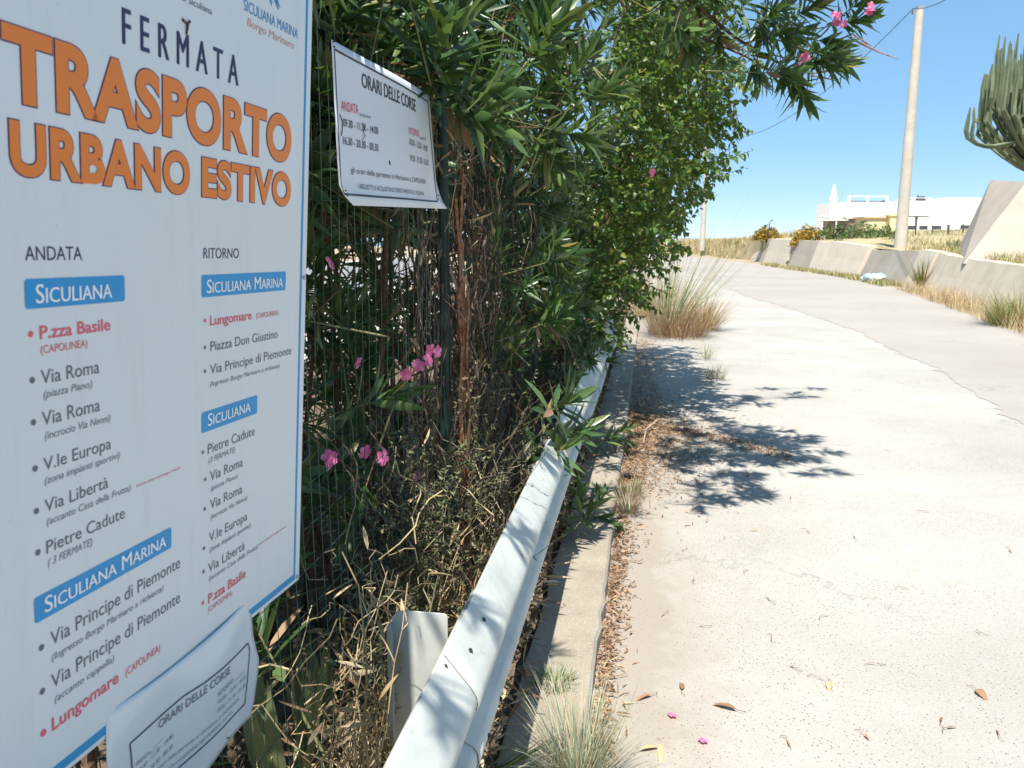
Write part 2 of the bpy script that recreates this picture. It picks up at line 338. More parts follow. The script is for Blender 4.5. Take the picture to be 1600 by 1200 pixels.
TXT = [
('FERMATA', -0.4982, 0.3216, -0.2384, 0.0425, 'navy', 'sp'),
('TRASPORTO', -0.6798, 0.2271, -0.0648, 0.0689, 'orange', 'b'),
('URBANO', -0.6749, 0.1511, -0.3614, 0.0506, 'orange', 'b'),
('ESTIVO', -0.3324, 0.1513, -0.0629, 0.0503, 'orange', 'b'),
('ANDATA', -0.6596, 0.0575, -0.5746, 0.0156, 'navy', 'm'),
('RITORNO', -0.3277, 0.0577, -0.2305, 0.0155, 'navy', 'm'),
('P.zza Basile', -0.643, -0.0312, -0.5289, 0.0146, 'red', 'b'),
('(CAPOLINEA)', -0.6423, -0.0484, -0.5692, 0.0092, 'red', 'm'),
('Via Roma', -0.6434, -0.0837, -0.5499, 0.0163, 'grey', ''),
('(piazza Piano)', -0.6404, -0.1003, -0.5629, 0.009, 'grey', 'i'),
('Via Roma', -0.6441, -0.1327, -0.5502, 0.0166, 'grey', ''),
('(incrocio Via Nenni)', -0.6406, -0.1498, -0.5316, 0.0091, 'grey', 'i'),
('V.le Europa', -0.6442, -0.1869, -0.5316, 0.0154, 'grey', ''),
('(zona impianti sportivi)', -0.6432, -0.2036, -0.5155, 0.0089, 'grey', 'i'),
('Via Libertà', -0.6446, -0.2378, -0.5382, 0.0156, 'grey', ''),
('(accanto Casa della Frutta)', -0.6422, -0.2545, -0.4952, 0.0087, 'grey', 'i'),
('(escluso sabato pomeriggio e festivi)', -0.4839, -0.2536, -0.3864, 0.0037, 'red', 't'),
('Pietre Cadute', -0.6442, -0.2895, -0.5079, 0.0158, 'grey', ''),
('( 3 FERMATE)', -0.6425, -0.3061, -0.5693, 0.0096, 'grey', 'im'),
('Via Principe di Piemonte', -0.6429, -0.4096, -0.3874, 0.0186, 'grey', ''),
('(Ingresso Borgo Marinaro a richiesta)', -0.6417, -0.4298, -0.4275, 0.0092, 'grey', 'i'),
('Via Principe di Piemonte', -0.6442, -0.4661, -0.3878, 0.0189, 'grey', ''),
('(accanto cappella)', -0.6395, -0.487, -0.534, 0.0094, 'grey', 'i'),
('Lungomare', -0.6455, -0.5222, -0.526, 0.017, 'red', 'b'),
('(CAPOLINEA)', -0.5117, -0.5224, -0.4362, 0.0116, 'red', 'm'),
('Lungomare', -0.31, -0.0446, -0.1894, 0.0144, 'red', 'b'),
('(CAPOLINEA)', -0.175, -0.0444, -0.0999, 0.0088, 'red', 'm'),
('Piazza Don Giustino', -0.3086, -0.0852, -0.1008, 0.015, 'grey', ''),
('Via Principe di Piemonte', -0.3096, -0.1214, -0.0485, 0.0152, 'grey', ''),
('(Ingresso Borgo Marinaro a richiesta)', -0.3096, -0.1408, -0.0914, 0.0077, 'grey', 'i'),
('Pietre Cadute', -0.3153, -0.2485, -0.1752, 0.0157, 'grey', ''),
('(3 FERMATE)', -0.3132, -0.2643, -0.237, 0.009, 'grey', 'im'),
('Via Roma', -0.3089, -0.2951, -0.2127, 0.016, 'grey', ''),
('(piazza Piano)', -0.3062, -0.3119, -0.2285, 0.008, 'grey', 'i'),
('Via Roma', -0.3087, -0.3428, -0.2139, 0.0161, 'grey', ''),
('(incrocio Via Nenni)', -0.3068, -0.3602, -0.1971, 0.0081, 'grey', 'i'),
('V.le Europa', -0.3111, -0.3974, -0.1964, 0.0158, 'grey', ''),
('(zona impianti sportivi)', -0.3094, -0.415, -0.1842, 0.0082, 'grey', 'i'),
('Via Libertà', -0.3136, -0.4492, -0.2038, 0.016, 'grey', ''),
('(accanto Casa della Frutta)', -0.3108, -0.4642, -0.1583, 0.0083, 'grey', 'i'),
('(escluso sabato pomeriggio e festivi)', -0.155, -0.4603, -0.0553, 0.0044, 'red', 't'),
('P.zza Basile', -0.3134, -0.5028, -0.1996, 0.0162, 'red', 'b'),
('(CAPOLINEA)', -0.3133, -0.518, -0.2424, 0.009, 'red', 'm'),
('Comune di Siculiana', -0.4431, 0.4062, -0.3072, 0.0092, 'grey', ''),
('SICULIANA MARINA', -0.2229, 0.4363, -0.0481, 0.0165, 'blue', 'n'),
('Borgo Marinaro', -0.2126, 0.4163, -0.0612, 0.0121, 'redpale', 's'),
('SICULIANA', -0.6478, 0.0097, -0.5261, 0.0212, 'white', 'sc'),
('SICULIANA MARINA', -0.651, -0.3622, -0.4223, 0.0202, 'white', 'sc'),
('SICULIANA MARINA', -0.3202, 0.0055, -0.0874, 0.0203, 'white', 'sc'),
('SICULIANA', -0.3172, -0.2029, -0.1921, 0.0196, 'white', 'sc')
]
BUL = [(-0.6559, -0.0243, 0.0036, 'red'),(-0.656, -0.0768, 0.0037, 'grey'),(-0.6565, -0.1258, 0.0037, 'grey'),(-0.6566, -0.1804, 0.0038, 'grey'),(-0.6569, -0.2318, 0.0038, 'grey'),(-0.657, -0.2827, 0.0039, 'grey'),(-0.657, -0.4038, 0.0041, 'grey'),(-0.6581, -0.4607, 0.0042, 'grey'),(-0.659, -0.5159, 0.0047, 'red'),(-0.3234, -0.0362, 0.003, 'red'),(-0.3233, -0.0775, 0.0029, 'grey'),(-0.3232, -0.1144, 0.003, 'grey'),(-0.3287, -0.2421, 0.0031, 'grey'),(-0.322, -0.2882, 0.0032, 'grey'),(-0.3234, -0.3365, 0.0032, 'grey'),(-0.3253, -0.4019, 0.0032, 'grey'),(-0.3263, -0.4413, 0.0033, 'grey'),(-0.3276, -0.4947, 0.0036, 'red')]
board = empty('bus_stop_board', SG(-.37, -1.45, -.02), 'tall white summer bus-stop board with orange title and blue route boxes, leaning over the guardrail', 'sign')
pm = MB()
def quadbox(mb, place, u0, v0, u1, v1, n0, n1, mat=0):
    P = [place(u, v, n) for n in (n0, n1) for u, v in ((u0, v0), (u1, v0), (u1, v1), (u0, v1))]
    mb.add(np.array(P), np.array([[0, 3, 2, 1], [4, 5, 6, 7], [0, 1, 5, 4], [1, 2, 6, 5], [2, 3, 7, 6], [3, 0, 4, 7]]), mat)
quadbox(pm, SG, -.748, -.5925, .0045, .66, -.004, 0)
pm.build('panel', M_PANEL, board)
bl = MB(); t_ = .0065
for (u0, v0, u1, v1) in ((-.0135 + .0 - t_, -.5725, -.0125 + .0, .63), (-.733, -.5855, -.0125, -.5725), (-.733, .63, -.0125, .643), (-.733, -.5725, -.7265, .63)):
    quadbox(bl, SG, u0, v0, u1, v1, .0001, .0004)
bl.build('border_line', M_INK['line'], board)
for u in (-.715, -.40):
    b_ = MB(); b_.tube([SG(u, -1.36, -.03), SG(u, .6, -.03)], .02, 10); b_.build('post', M_POST, board, smooth=True, sharp=40)
for u, v in ((-.006, .60), (-.006, .02), (-.0045, -.583), (-.741, .60), (-.741, -.583)):
    b_ = MB(); b_.tube([SG(u, v, -.001), SG(u, v, .0035), SG(u, v, .0045)], [.0042, .0042, .0015], 8); b_.build('screw', M_POST, board)
def rrect(mb, pts, r, n, mat=0):
    pts = [np.array(p) for p in pts]; out = []
    for i, p in enumerate(pts):
        a = pts[i - 1]; b = pts[(i + 1) % 4]; da = nrm(a - p); db = nrm(b - p)
        for k in range(5):
            th = k / 4 * math.pi / 2; out.append(p + r * (da * (1 - math.sin(th)) + db * (1 - math.cos(th))))
    mb.polys([SG(q[0], q[1], n) for q in out], [list(range(len(out)))], mat)
BOX = [([(-.662, .0372), (-.5008, .0372), (-.5008, .0038), (-.662, .0038)], 0), ([(-.6655, -.3372), (-.408, -.3372), (-.408, -.3698), (-.6655, -.3698)], 1),
       ([(-.3322, .033), (-.075, .033), (-.075, -.0006), (-.3322, -.0006)], 2), ([(-.3322, -.1787), (-.168, -.1787), (-.168, -.2113), (-.3322, -.2113)], 3)]
wt = [r_ for r_ in TXT if r_[5] == 'white']
for pts, k in BOX:
    b_ = MB(); rrect(b_, pts, .004, .0005); o = b_.build('name_plate', M_INK['box'], board)
    r_ = wt[k]; l_ = MB(); put_text(l_, SG, r_[0], (r_[1], r_[2]), (r_[3], r_[2]), r_[4], off=.0, small=True, dz=.0011); put_text(l_, SG, r_[0], (r_[1] + .0007, r_[2]), (r_[3] + .0007, r_[2]), r_[4], off=.0, small=True, dz=.0014); l_.build('plate_lettering', M_INK['white'], o)
grp = {}
for s, u0, v0, u1, h, c, st in TXT:
    if c == 'white': continue
    key = {'orange': 'title_lettering', 'red': 'terminus_lettering', 'grey': 'stop_lettering', 'navy': 'heading_lettering', 'blue': 'emblem_lettering', 'redpale': 'motto_lettering'}[c]
    if st in ('i', 'im'): key, c = 'note_lettering', 'note'
    mb = grp.setdefault(key, (MB(), c))[0]
    off = {'b': .016, 'm': .0, 'n': .0, 'sp': .0, 'im': .0, '': 0.0, 'i': 0.0, 't': 0.0, 's': 0.0}[st]
    if c == 'orange': off = .044
    sh = {'i': .22, 'im': .22, 's': .15}.get(st, 0)
    sp = 1.75 if st == 'sp' else (1.06 if c == 'orange' else 1.0)
    if c == 'orange':
        ol = grp.setdefault('title_outline', (MB(), 'outline'))[0]
        put_text(ol, SG, s, (u0 - .0012, v0), (u1 + .0012, v0), h, off=off + .013 * (.0689 / h) ** .8, sp=sp, dz=.0005, res=8)
        put_text(mb, SG, s, (u0, v0), (u1, v0), h, off=off - .002, sp=sp, dz=.0011, res=8); continue
    put_text(mb, SG, s, (u0, v0), (u1, v0), h, off=off, shear=sh, sp=sp)
    if st == 'sp': put_text(mb, SG, s, (u0 + .0016, v0), (u1 + .0016, v0), h, off=off, shear=sh, sp=sp, dz=.0009)
for u, v, r, c in BUL:
    mb = grp['terminus_lettering' if c == 'red' else 'stop_lettering'][0]
    mb.polys([SG(u + r * math.cos(a), v + r * math.sin(a), .0006) for a in np.linspace(0, 2 * np.pi, 14, endpoint=False)], [list(range(14))])
for k, (mb, c) in grp.items(): mb.build(k, M_INK[c], board)
em = MB()
for pts in ([(-.160, .505), (-.150, .485), (-.139, .466)], [(-.150, .478), (-.141, .470), (-.137, .472)], [(-.135, .488), (-.128, .476), (-.117, .466)], [(-.128, .487), (-.121, .476), (-.112, .470)], [(-.166, .49), (-.157, .481), (-.147, .479)]):
    em.tube([SG(u, v, .0004) for u, v in pts], [.001, .0022, .0008], 5)
em.build('emblem', M_INK['blue'], board)
# a scrap of brown mud, T-shaped, stuck on the board above the M
mu = MB()
mu.tube([SG(-.3775, .3815, .001), SG(-.371, .379, .0015), SG(-.3655, .3795, .0015), SG(-.361, .3835, .001)], [.0022, .0016, .0016, .0019], 6)
mu.tube([SG(-.3665, .379, .0015), SG(-.368, .371, .0015), SG(-.369, .364, .001)], [.002, .0017, .0013], 6)
o = mu.build('mud_scrap', M_INK['brown'], None, origin=SG(-.367, .375)); tag(o, 'small dark T-shaped scrap of mud stuck above the M of the orange-titled board', 'mud')

# ------------------------------------------------------------------ timetable sheet taped across the foot of the board
M_FILM = plain('film_white', (.63,.675,.695), .18, .02, 5, .6)
def sheet_n(u, v):
    x = (u + .37) / .2; y = (v + .7) / .1
    return .0062 + .0035 * math.sin(x * 3.1 + y) + .002 * math.sin(x * 5.2 - 1.1 * y) + .004 * max(0, x - .6) * max(0, 1.1 - abs(y)) + (.006 * max(0, y - .6) ** 2 * -1)
def SH(u, v, n=0.0): return SG(u, v, sheet_n(u, v) + n)
ts = empty('timetable_sheet', SG(-.36, -.84, .01), 'white wrinkled timetable sheet in clear film taped across the foot of the tall board', 'notice')
mb = MB(); nu, nv = 40, 24; P = []
for j in range(nv + 1):
    vv = j / nv
    for i in range(nu + 1):
        uu = i / nu
        ur = np.interp(vv, [0, .12, .3, .45, .7, 1], [-.190, -.178, -.166, -.157, -.175, -.180]); ul = -.553 + .004 * math.sin(vv * 7)
        u = ul + (ur - ul) * uu; v0 = -.80 - .02 * math.sin(uu * 5) ; v1 = -.556 - .006 * math.sin(uu * 4) - .012 * max(0, uu - .93) / .07
        P.append(SH(u, v0 + (v1 - v0) * vv))
q = [[j * (nu + 1) + i, j * (nu + 1) + i + 1, (j + 1) * (nu + 1) + i + 1, (j + 1) * (nu + 1) + i] for j in range(nv) for i in range(nu)]
mb.polys(P, q); o = mb.build('sheet', M_FILM, ts, smooth=True)
sd = o.modifiers.new('thickness', 'SOLIDIFY'); sd.thickness = .0006; sd.offset = -1
def ring_line(mb, pts, w, place, n, closed=True):
    out = []
    for i in range(len(pts) if closed else len(pts) - 1):
        a = np.array(pts[i]); b = np.array(pts[(i + 1) % len(pts)]); m_ = max(2, int(np.linalg.norm(b - a) / .012)); d = nrm(b - a); nn = np.array([-d[1], d[0]]) * w / 2
        for k in range(m_):
            p, q_ = a + (b - a) * k / m_, a + (b - a) * (k + 1) / m_
            mb.polys([place(*(p - nn), n), place(*(q_ - nn), n), place(*(q_ + nn), n), place(*(p + nn), n)], [[0, 1, 2, 3]])
sb = MB(); ring_line(sb, [(-.5115, -.626), (-.467, -.6257), (-.3872, -.6234), (-.3398, -.6281), (-.1971, -.6303), (-.1914, -.647), (-.2112, -.7411), (-.3995, -.743), (-.5018, -.7403), (-.5082, -.6577)], .0026, SH, .0012)
sb.build('border_line', M_INK['k'], ts)
STX = [
('ORARI DELLE CORSE', -0.4468, -0.6447, -0.2655, -0.6506, 0.0137),
('RITORNO', -0.3017, -0.6744, -0.2554, -0.6732, 0.0083),
('da Siculiana Marina', -0.2514, -0.6755, -0.2122, -0.6786, 0.0031),
('10.30 - 12.30 - 14.30', -0.3016, -0.6875, -0.2078, -0.6924, 0.0072),
('19.30 - 21.30 - 01.30', -0.3034, -0.703, -0.2096, -0.7077, 0.0071),
('ANDATA', -0.4989, -0.6713, -0.465, -0.6744, 0.0071),
('da Siculiana', -0.4635, -0.6743, -0.435, -0.6673, 0.0026),
('09.30 - 11.30 - 14.00', -0.4937, -0.6884, -0.4118, -0.6801, 0.0072),
('16.30 - 20.30 - 00.30', -0.4927, -0.7048, -0.412, -0.6987, 0.0072),
('gli orari delle partenze si riferiscono a CAPOLINEA', -0.4597, -0.7143, -0.2325, -0.7209, 0.0058),
('I BIGLIETTI SI ACQUISTANO DIRETTAMENTE SUL PULLMAN', -0.442, -0.7334, -0.2547, -0.7325, 0.0055)
]
sx = MB()
for s, a0, a1, b0, b1, h in STX: put_text(sx, SH, s, (a0, a1), (b0, b1), h, off=.006 if 'CORSE' in s else 0, dz=.0014)
sx.build('lettering', plain('ink_faded', (.17, .19, .21), .4), ts)

# ------------------------------------------------------------------ green welded wire fence with a second timetable
FL = -.745
M_WIRE = plain('green_wire', (.008, .032, .022), .5, .2, 30, .5)
fence = empty('wire_fence', W(.5, FL, 0), 'dark green welded wire mesh fence running along the kerb behind the guardrail', 'fence')
wm = MB(); rr = np.random.default_rng(3)
FT = 2.09
hz = np.arange(.06, FT + .01, .1015)
def sag(t, z): return .012 * math.sin(t * 1.7 + z * 2) + .02 * math.exp(-((z - 1.15) / .3) ** 2) * math.sin(t * 3.1)
for t in np.arange(.3, 8.3, .0508):
    top = FT if t < 2.75 or t > 4 else FT + rr.normal(0, .01)
    zz = np.linspace(0, top, 9); wm.tube([W(t + rr.normal(0, .0015), FL + .010 * math.sin(z * 3 + t), z) for z in zz], .001, 3, cap=False)
for z in hz:
    t2 = np.arange(.3, 8.3, .2); wm.tube([W(t, FL + .010 * math.sin(z * 3 + t) + .003, z + sag(t, z)) for t in t2], .001, 3, cap=False)
wm.build('wire_mesh', M_WIRE, fence)
for t in (.55, 3.02, 5.5, 8.0):
    b_ = MB(); b_.tube([W(t, FL - .03, 0), W(t, FL - .03, 2.15)], .021, 10); b_.build('post', M_WIRE, fence, smooth=True, sharp=50)
def FP(t, z, n=0.0):
    n2 = n + .024 + .005 * math.sin(t * 6) + .02 * max(0, (t - 2.62) / .12) ** 1.5 + .03 * max(0, (1.73 - z) / .05) ** 1.3 * .5
    return W(t, FL + n2, z)
M_PAPER = plain('paper_white', (.66,.69,.73), .4, .02, 6, .4)
pn = empty('timetable_notice', W(2.25, FL, 1.69), 'white landscape bus timetable notice tied to the green wire fence', 'notice')
mb = MB(); nu, nv = 30, 16; P = []
for j in range(nv + 1):
    vv = j / nv
    for i in range(nu + 1):
        uu = i / nu
        tl = np.interp(vv, [0, .08, 1], [1.894, 1.845, 1.833]); tr = np.interp(vv, [0, .1, .25, 1], [2.755, 2.725, 2.69, 2.646])
        zb = np.interp(uu, [0, 1], [1.678, 1.700]); zt = np.interp(uu, [0, 1], [2.044, 2.057])
        P.append(FP(tl + (tr - tl) * uu, zb + (zt - zb) * vv))
q = [[j * (nu + 1) + i, j * (nu + 1) + i + 1, (j + 1) * (nu + 1) + i + 1, (j + 1) * (nu + 1) + i] for j in range(nv) for i in range(nu)]
mb.polys(P, q); o = mb.build('paper', M_PAPER, pn, smooth=True)
sd = o.modifiers.new('thickness', 'SOLIDIFY'); sd.thickness = .0008; sd.offset = -1
pb = MB(); ring_line(pb, [(1.846, 2.026), (2.625, 2.034), (2.694, 1.722), (1.857, 1.703)], .005, FP, .0014); pb.build('border_line', M_INK['k'], pn)
PTX = [
('ORARI DELLE CORSE', 2.015, 1.973, 2.471, 1.98, 0.034, 'k'),
('ANDATA', 1.875, 1.896, 1.985, 1.903, 0.022, 'r'),
('da Siculiana', 1.992, 1.9, 2.069, 1.904, 0.008, 'k'),
('09.30 - 11.30 - 14.00', 1.882, 1.861, 2.12, 1.871, 0.018, 'k'),
('16.30 - 20.30 - 00.30', 1.879, 1.82, 2.118, 1.827, 0.018, 'k'),
('RITORNO', 2.39, 1.904, 2.504, 1.91, 0.02, 'r'),
('da Siculiana M.', 2.514, 1.905, 2.59, 1.909, 0.008, 'k'),
('10.30 - 12.30 - 14.30', 2.394, 1.875, 2.61, 1.877, 0.017, 'k'),
('19.30 - 21.30 - 01.30', 2.397, 1.829, 2.615, 1.833, 0.017, 'k'),
('gli orari delle partenze si riferiscono a CAPOLINEA', 1.923, 1.757, 2.576, 1.772, 0.014, 'k'),
('I BIGLIETTI SI ACQUISTANO DIRETTAMENTE SUL PULLMAN', 1.967, 1.722, 2.547, 1.734, 0.012, 'k')
]
gk, gr = MB(), MB()
for s, a0, a1, b0, b1, h, c in PTX: put_text(gk if c == 'k' else gr, FP, s, (a0, a1), (b0, b1), h, off=.006 if (h > .016 and c == 'k') else .0, dz=.0018)
gk.build('lettering', M_INK['k'], pn); gr.build('red_lettering', M_INK['r'], pn)
ph = MB()
ph.tube([FP(1.862, 1.885, .002), FP(1.878, 1.870, .002), FP(1.872, 1.845, .002), FP(1.866, 1.838, .002)], .0011, 5)
ph.tube([FP(2.004, 1.884, .003), FP(2.020, 1.876, .003), FP(2.008, 1.866, .003), FP(2.022, 1.855, .003), FP(2.006, 1.845, .003)], .0011, 5)
ph.tube([FP(2.20, 1.81, .002), FP(2.206, 1.80, .002)], .0018, 5)
ph.build('pen_mark', M_INK['pen'], pn)
for t, z in ((1.842, 2.03), (2.64, 2.045), (1.87, 1.70), (2.70, 1.73)):
    tie = MB(); tie.tube([FP(t, z, .004), FP(t + .004, z + .006, -.02), FP(t, z + .012, .004)], .0022, 5); tie.build('cable_tie', M_INK['pen'], pn)

# ------------------------------------------------------------------ guardrail
m, nt, p, o = nmat('rail_zinc'); co = coords(nt)
n1 = noise(nt, 5, 5, .65, co); n2 = noise(nt, 60, 3, .6, co); n3 = noise(nt, 25, 4, .7, co)
c = ramp(nt, n1, [(.3, (.40, .425, .395)), (.6, (.535, .56, .515)), (.8, (.59, .60, .55))])
c = mixc(nt, ramp(nt, n3, [(.60, (0, 0, 0)), (.72, (.6, .6, .6))]), c, (.38, .35, .27))
rs = mixc(nt, 1.0, ramp(nt, noise(nt, 9, 6, .75, co, 0, 1.2), [(.60, (0, 0, 0)), (.70, (1, 1, 1))]), ramp(nt, noise(nt, 1.7, 2, .5, co), [(.45, (0, 0, 0)), (.62, (.7, .7, .7))]), 'MULTIPLY')
c = mixc(nt, rs, c, (.23, .14, .085))
nt.links.new(c, p.inputs['Base Color']); p.inputs['Metallic'].default_value = .05; p.inputs['Roughness'].default_value = .6; bump(nt, p, n2, .12, .002)
M_RAIL = m
M_BOLT = plain('old_bolt', (.06, .05, .045), .5, .3, 60, .5, .5)
def wprof(off=0.0):
    key = [(-.440, .692), (-.433, .694), (-.424, .684), (-.374, .622), (-.359, .598), (-.355, .578), (-.360, .562), (-.424, .532), (-.430, .522), (-.430, .512), (-.424, .502), (-.366, .472), (-.357, .456), (-.355, .434), (-.361, .414), (-.422, .352), (-.434, .342), (-.440, .344)]
    return [(l + off, z + off * .35) for l, z in key]
def beam(t0, t1, off, n=40, bend=None):
    mb = MB(); pr = wprof(off); k = len(pr); v = []
    tt = np.linspace(t0, t1, n)
    for t in tt:
        d = .006 * math.sin(t * 1.3)
        v += [W(t, l + d + (bend(t) if bend else 0), z - .006 * t) for l, z in pr]
    mb.polys(v, [[i * k + j, i * k + j + 1, (i + 1) * k + j + 1, (i + 1) * k + j] for i in range(n - 1) for j in range(k - 1)])
    return mb
rail = empty('guardrail', W(1.75, -.5, 0), 'pale grey metal crash barrier with bolted overlapping beams beside the kerb', 'guardrail')
def addbeam(*a, **k):
    o = beam(*a, **k).build('beam', M_RAIL, rail, smooth=True, sharp=35)
    sd = o.modifiers.new('thickness', 'SOLIDIFY'); sd.thickness = .003; sd.offset = -1; return o
addbeam(-.6, 1.95, 0.0)
addbeam(1.60, 3.98, .0055)
addbeam(3.66, 6.5, 0.0)
addbeam(6.2, 10.2, .0055)
et = beam(9.9, 11.2, 0.0, 24, bend=lambda t: -.0 if t < 10.2 else -(t - 10.2) ** 2 * .25 + 0).build('end_terminal', M_RAIL, rail, smooth=True, sharp=35)
sd = et.modifiers.new('thickness', 'SOLIDIFY'); sd.thickness = .004
def cpost(t, zt=.69):
    b_ = MB(); x0, x1 = -.605, -.462; th = .005; r = .03
    outl = [(x0, -.1)]  # plate facing back along the rail, rounded top corners
    for a in np.linspace(math.pi, math.pi / 2, 6): outl.append((x0 + r + r * math.cos(a), zt - r + r * math.sin(a)))
    for a in np.linspace(math.pi / 2, 0, 5): outl.append((x1 - .012 + .012 * math.cos(a), zt - .012 + .012 * math.sin(a)))
    outl.append((x1, -.1)); nn = len(outl)
    P = [W(t, l, z) for l, z in outl] + [W(t + th, l, z) for l, z in outl]
    b_.polys(P, [list(range(nn)), list(range(nn, 2 * nn))[::-1]] + [[i, nn + i, nn + (i + 1) % nn, (i + 1) % nn] for i in range(nn)])
    P = [W(t + a, x0 + b, z) for z in (-.1, zt - .03) for a, b in ((-.055, .02), (-.055, .015), (-.03, -.004), (0, -.004), (0, .001), (-.03, .002))]
    b_.polys(P, [[k, (k + 1) % 6, 6 + (k + 1) % 6, 6 + k] for k in range(6)] + [[6, 7, 8, 9, 10, 11]])
    o = b_.build('post', M_RAIL, rail)
    s_ = MB(); ctr = W(t - .031, x0 - .0055, .50); s_.box(ctr, (.006, .004, .05), ax=[[ST, CT, 0], [CT, -ST, 0], [0, 0, 1]]); s_.build('slot', M_BOLT, o)
cpost(1.78)
for t in (4.05, 6.3, 8.6): cpost(t, .56)
def bolt(t, l, z, nx, nz):
    b_ = MB(); c_ = W(t, l, z - .006 * t); n_ = nrm(W(0, nx, nz)); T_ = nrm(W(1, 0, 0)); B_ = np.cross(n_, T_)
    for r, h0, h1, k in ((.0085, 0.0, .002, 14), (.006, .002, .007, 6)):
        P = [c_ + n_ * hh + r * (T_ * math.cos(a) + B_ * math.sin(a)) for hh in (h0, h1) for a in np.linspace(0, 2 * np.pi, k, endpoint=False)]
        b_.polys(P, [[i, (i + 1) % k, k + (i + 1) % k, k + i] for i in range(k)] + [list(range(k, 2 * k))])
    b_.build('bolt', M_BOLT, rail)
for t in (1.70, 1.86): bolt(t, -.396 + .006, .652, .77, .64)
for t in (1.70, 1.86, 1.55): bolt(t, -.352 + .005, .436, 1, -.1)
for t in (3.78, 3.92): bolt(t, -.396 + .006, .652, .77, .64); bolt(t, -.352 + .005, .436, 1, -.1)
bolt(1.58, -.42, .675, .77, .64)
# ------------------------------------------------------------------ vegetation builders
def perp(D):
    A = nrm(np.cross(D, np.array([.31, .17, .93]))); return A, np.cross(D, A)
def whorls(mb, P, D, rg, n=22, ll=.13, wd=.029, stem=.16, mat=0, dead=None):
    """leafy shoot tips: n narrow leaves spiralling up each shoot"""
    P = np.asarray(P, float); D = nrm(D); N = len(P)
    if N == 0: return
    k = np.arange(n); s = k / (n - 1)
    ang = k * 2.0944 + (k // 3) * 1.05
    A, B = perp(D)
    a = ang[None] + rg.uniform(0, 6.28, (N, 1)) + rg.normal(0, .25, (N, n))
    el = np.radians(78 - 58 * s[None] + rg.normal(0, 10, (N, n)))
    rad = A[:, None] * np.cos(a)[..., None] + B[:, None] * np.sin(a)[..., None]
    dr = rad * np.sin(el)[..., None] + D[:, None] * np.cos(el)[..., None]
    dr[..., 2] -= .18 * (1 - s[None])
    pos = P[:, None] + D[:, None] * (stem * s)[None, :, None]
    up = D[:, None] - rad * .3 + rg.normal(0, .25, (N, n, 3))
    ln = ll * (.65 + .5 * np.sin(np.pi * (.15 + .75 * (1 - s)))[None]) * rg.uniform(.75, 1.15, (N, n))
    keep = rg.random((N, n)) > .08
    mats = np.full((N, n), mat)
    if dead is not None: mats[(rg.random((N, n)) < .05) & (s[None] < .5)] = dead
    mb.leaves(LANCE, pos[keep], dr[keep], up[keep], ln[keep], (wd * rg.uniform(.75, 1.2, (N, n)))[keep], rg.uniform(.0, .28, (N, n))[keep], mats[keep])
def shoot_stems(mb, P, D, ln=.17, back=.25, r=.0035, mat=0):
    D = nrm(D); mb.prisms(P - D * back, P + D * ln, r * 1.4, r * .7, mat)
def blossoms(mb, P, D, rg, r=.022, n=5, mat=0):
    P = np.asarray(P); D = nrm(D); A, B = perp(D)
    a = (np.arange(n) * 2 * np.pi / n)[None] + rg.uniform(0, 6, (len(P), 1))
    rad = A[:, None] * np.cos(a)[..., None] + B[:, None] * np.sin(a)[..., None]
    dr = rad + D[:, None] * .35
    pos = np.repeat(P[:, None], n, 1)
    mb.leaves(PETAL, pos.reshape(-1, 3), dr.reshape(-1, 3), np.repeat(D[:, None], n, 1).reshape(-1, 3), r, r * .85, .25, mat)
def boxpts(rg, n, t, L, z, keep=None):
    p = np.stack([rg.uniform(*t, n), rg.uniform(*L, n), rg.uniform(*z, n)], 1)
    return p[keep(p)] if keep is not None else p
def wdir(a): return np.stack([a[:, 0] * ST + a[:, 1] * CT, a[:, 0] * CT - a[:, 1] * ST, a[:, 2]], 1)
def curve_pts(p0, p1, n, rg, sag=0.0, wob=.03):
    p0, p1 = np.array(p0), np.array(p1); s = np.linspace(0, 1, n)[:, None]
    w = np.cumsum(rg.normal(0, wob, (n, 3)), 0); w -= w[0] + (w[-1] - w[0]) * s
    return p0 + (p1 - p0) * s + w + np.array([0, 0, 1]) * sag * 4 * s * (1 - s)

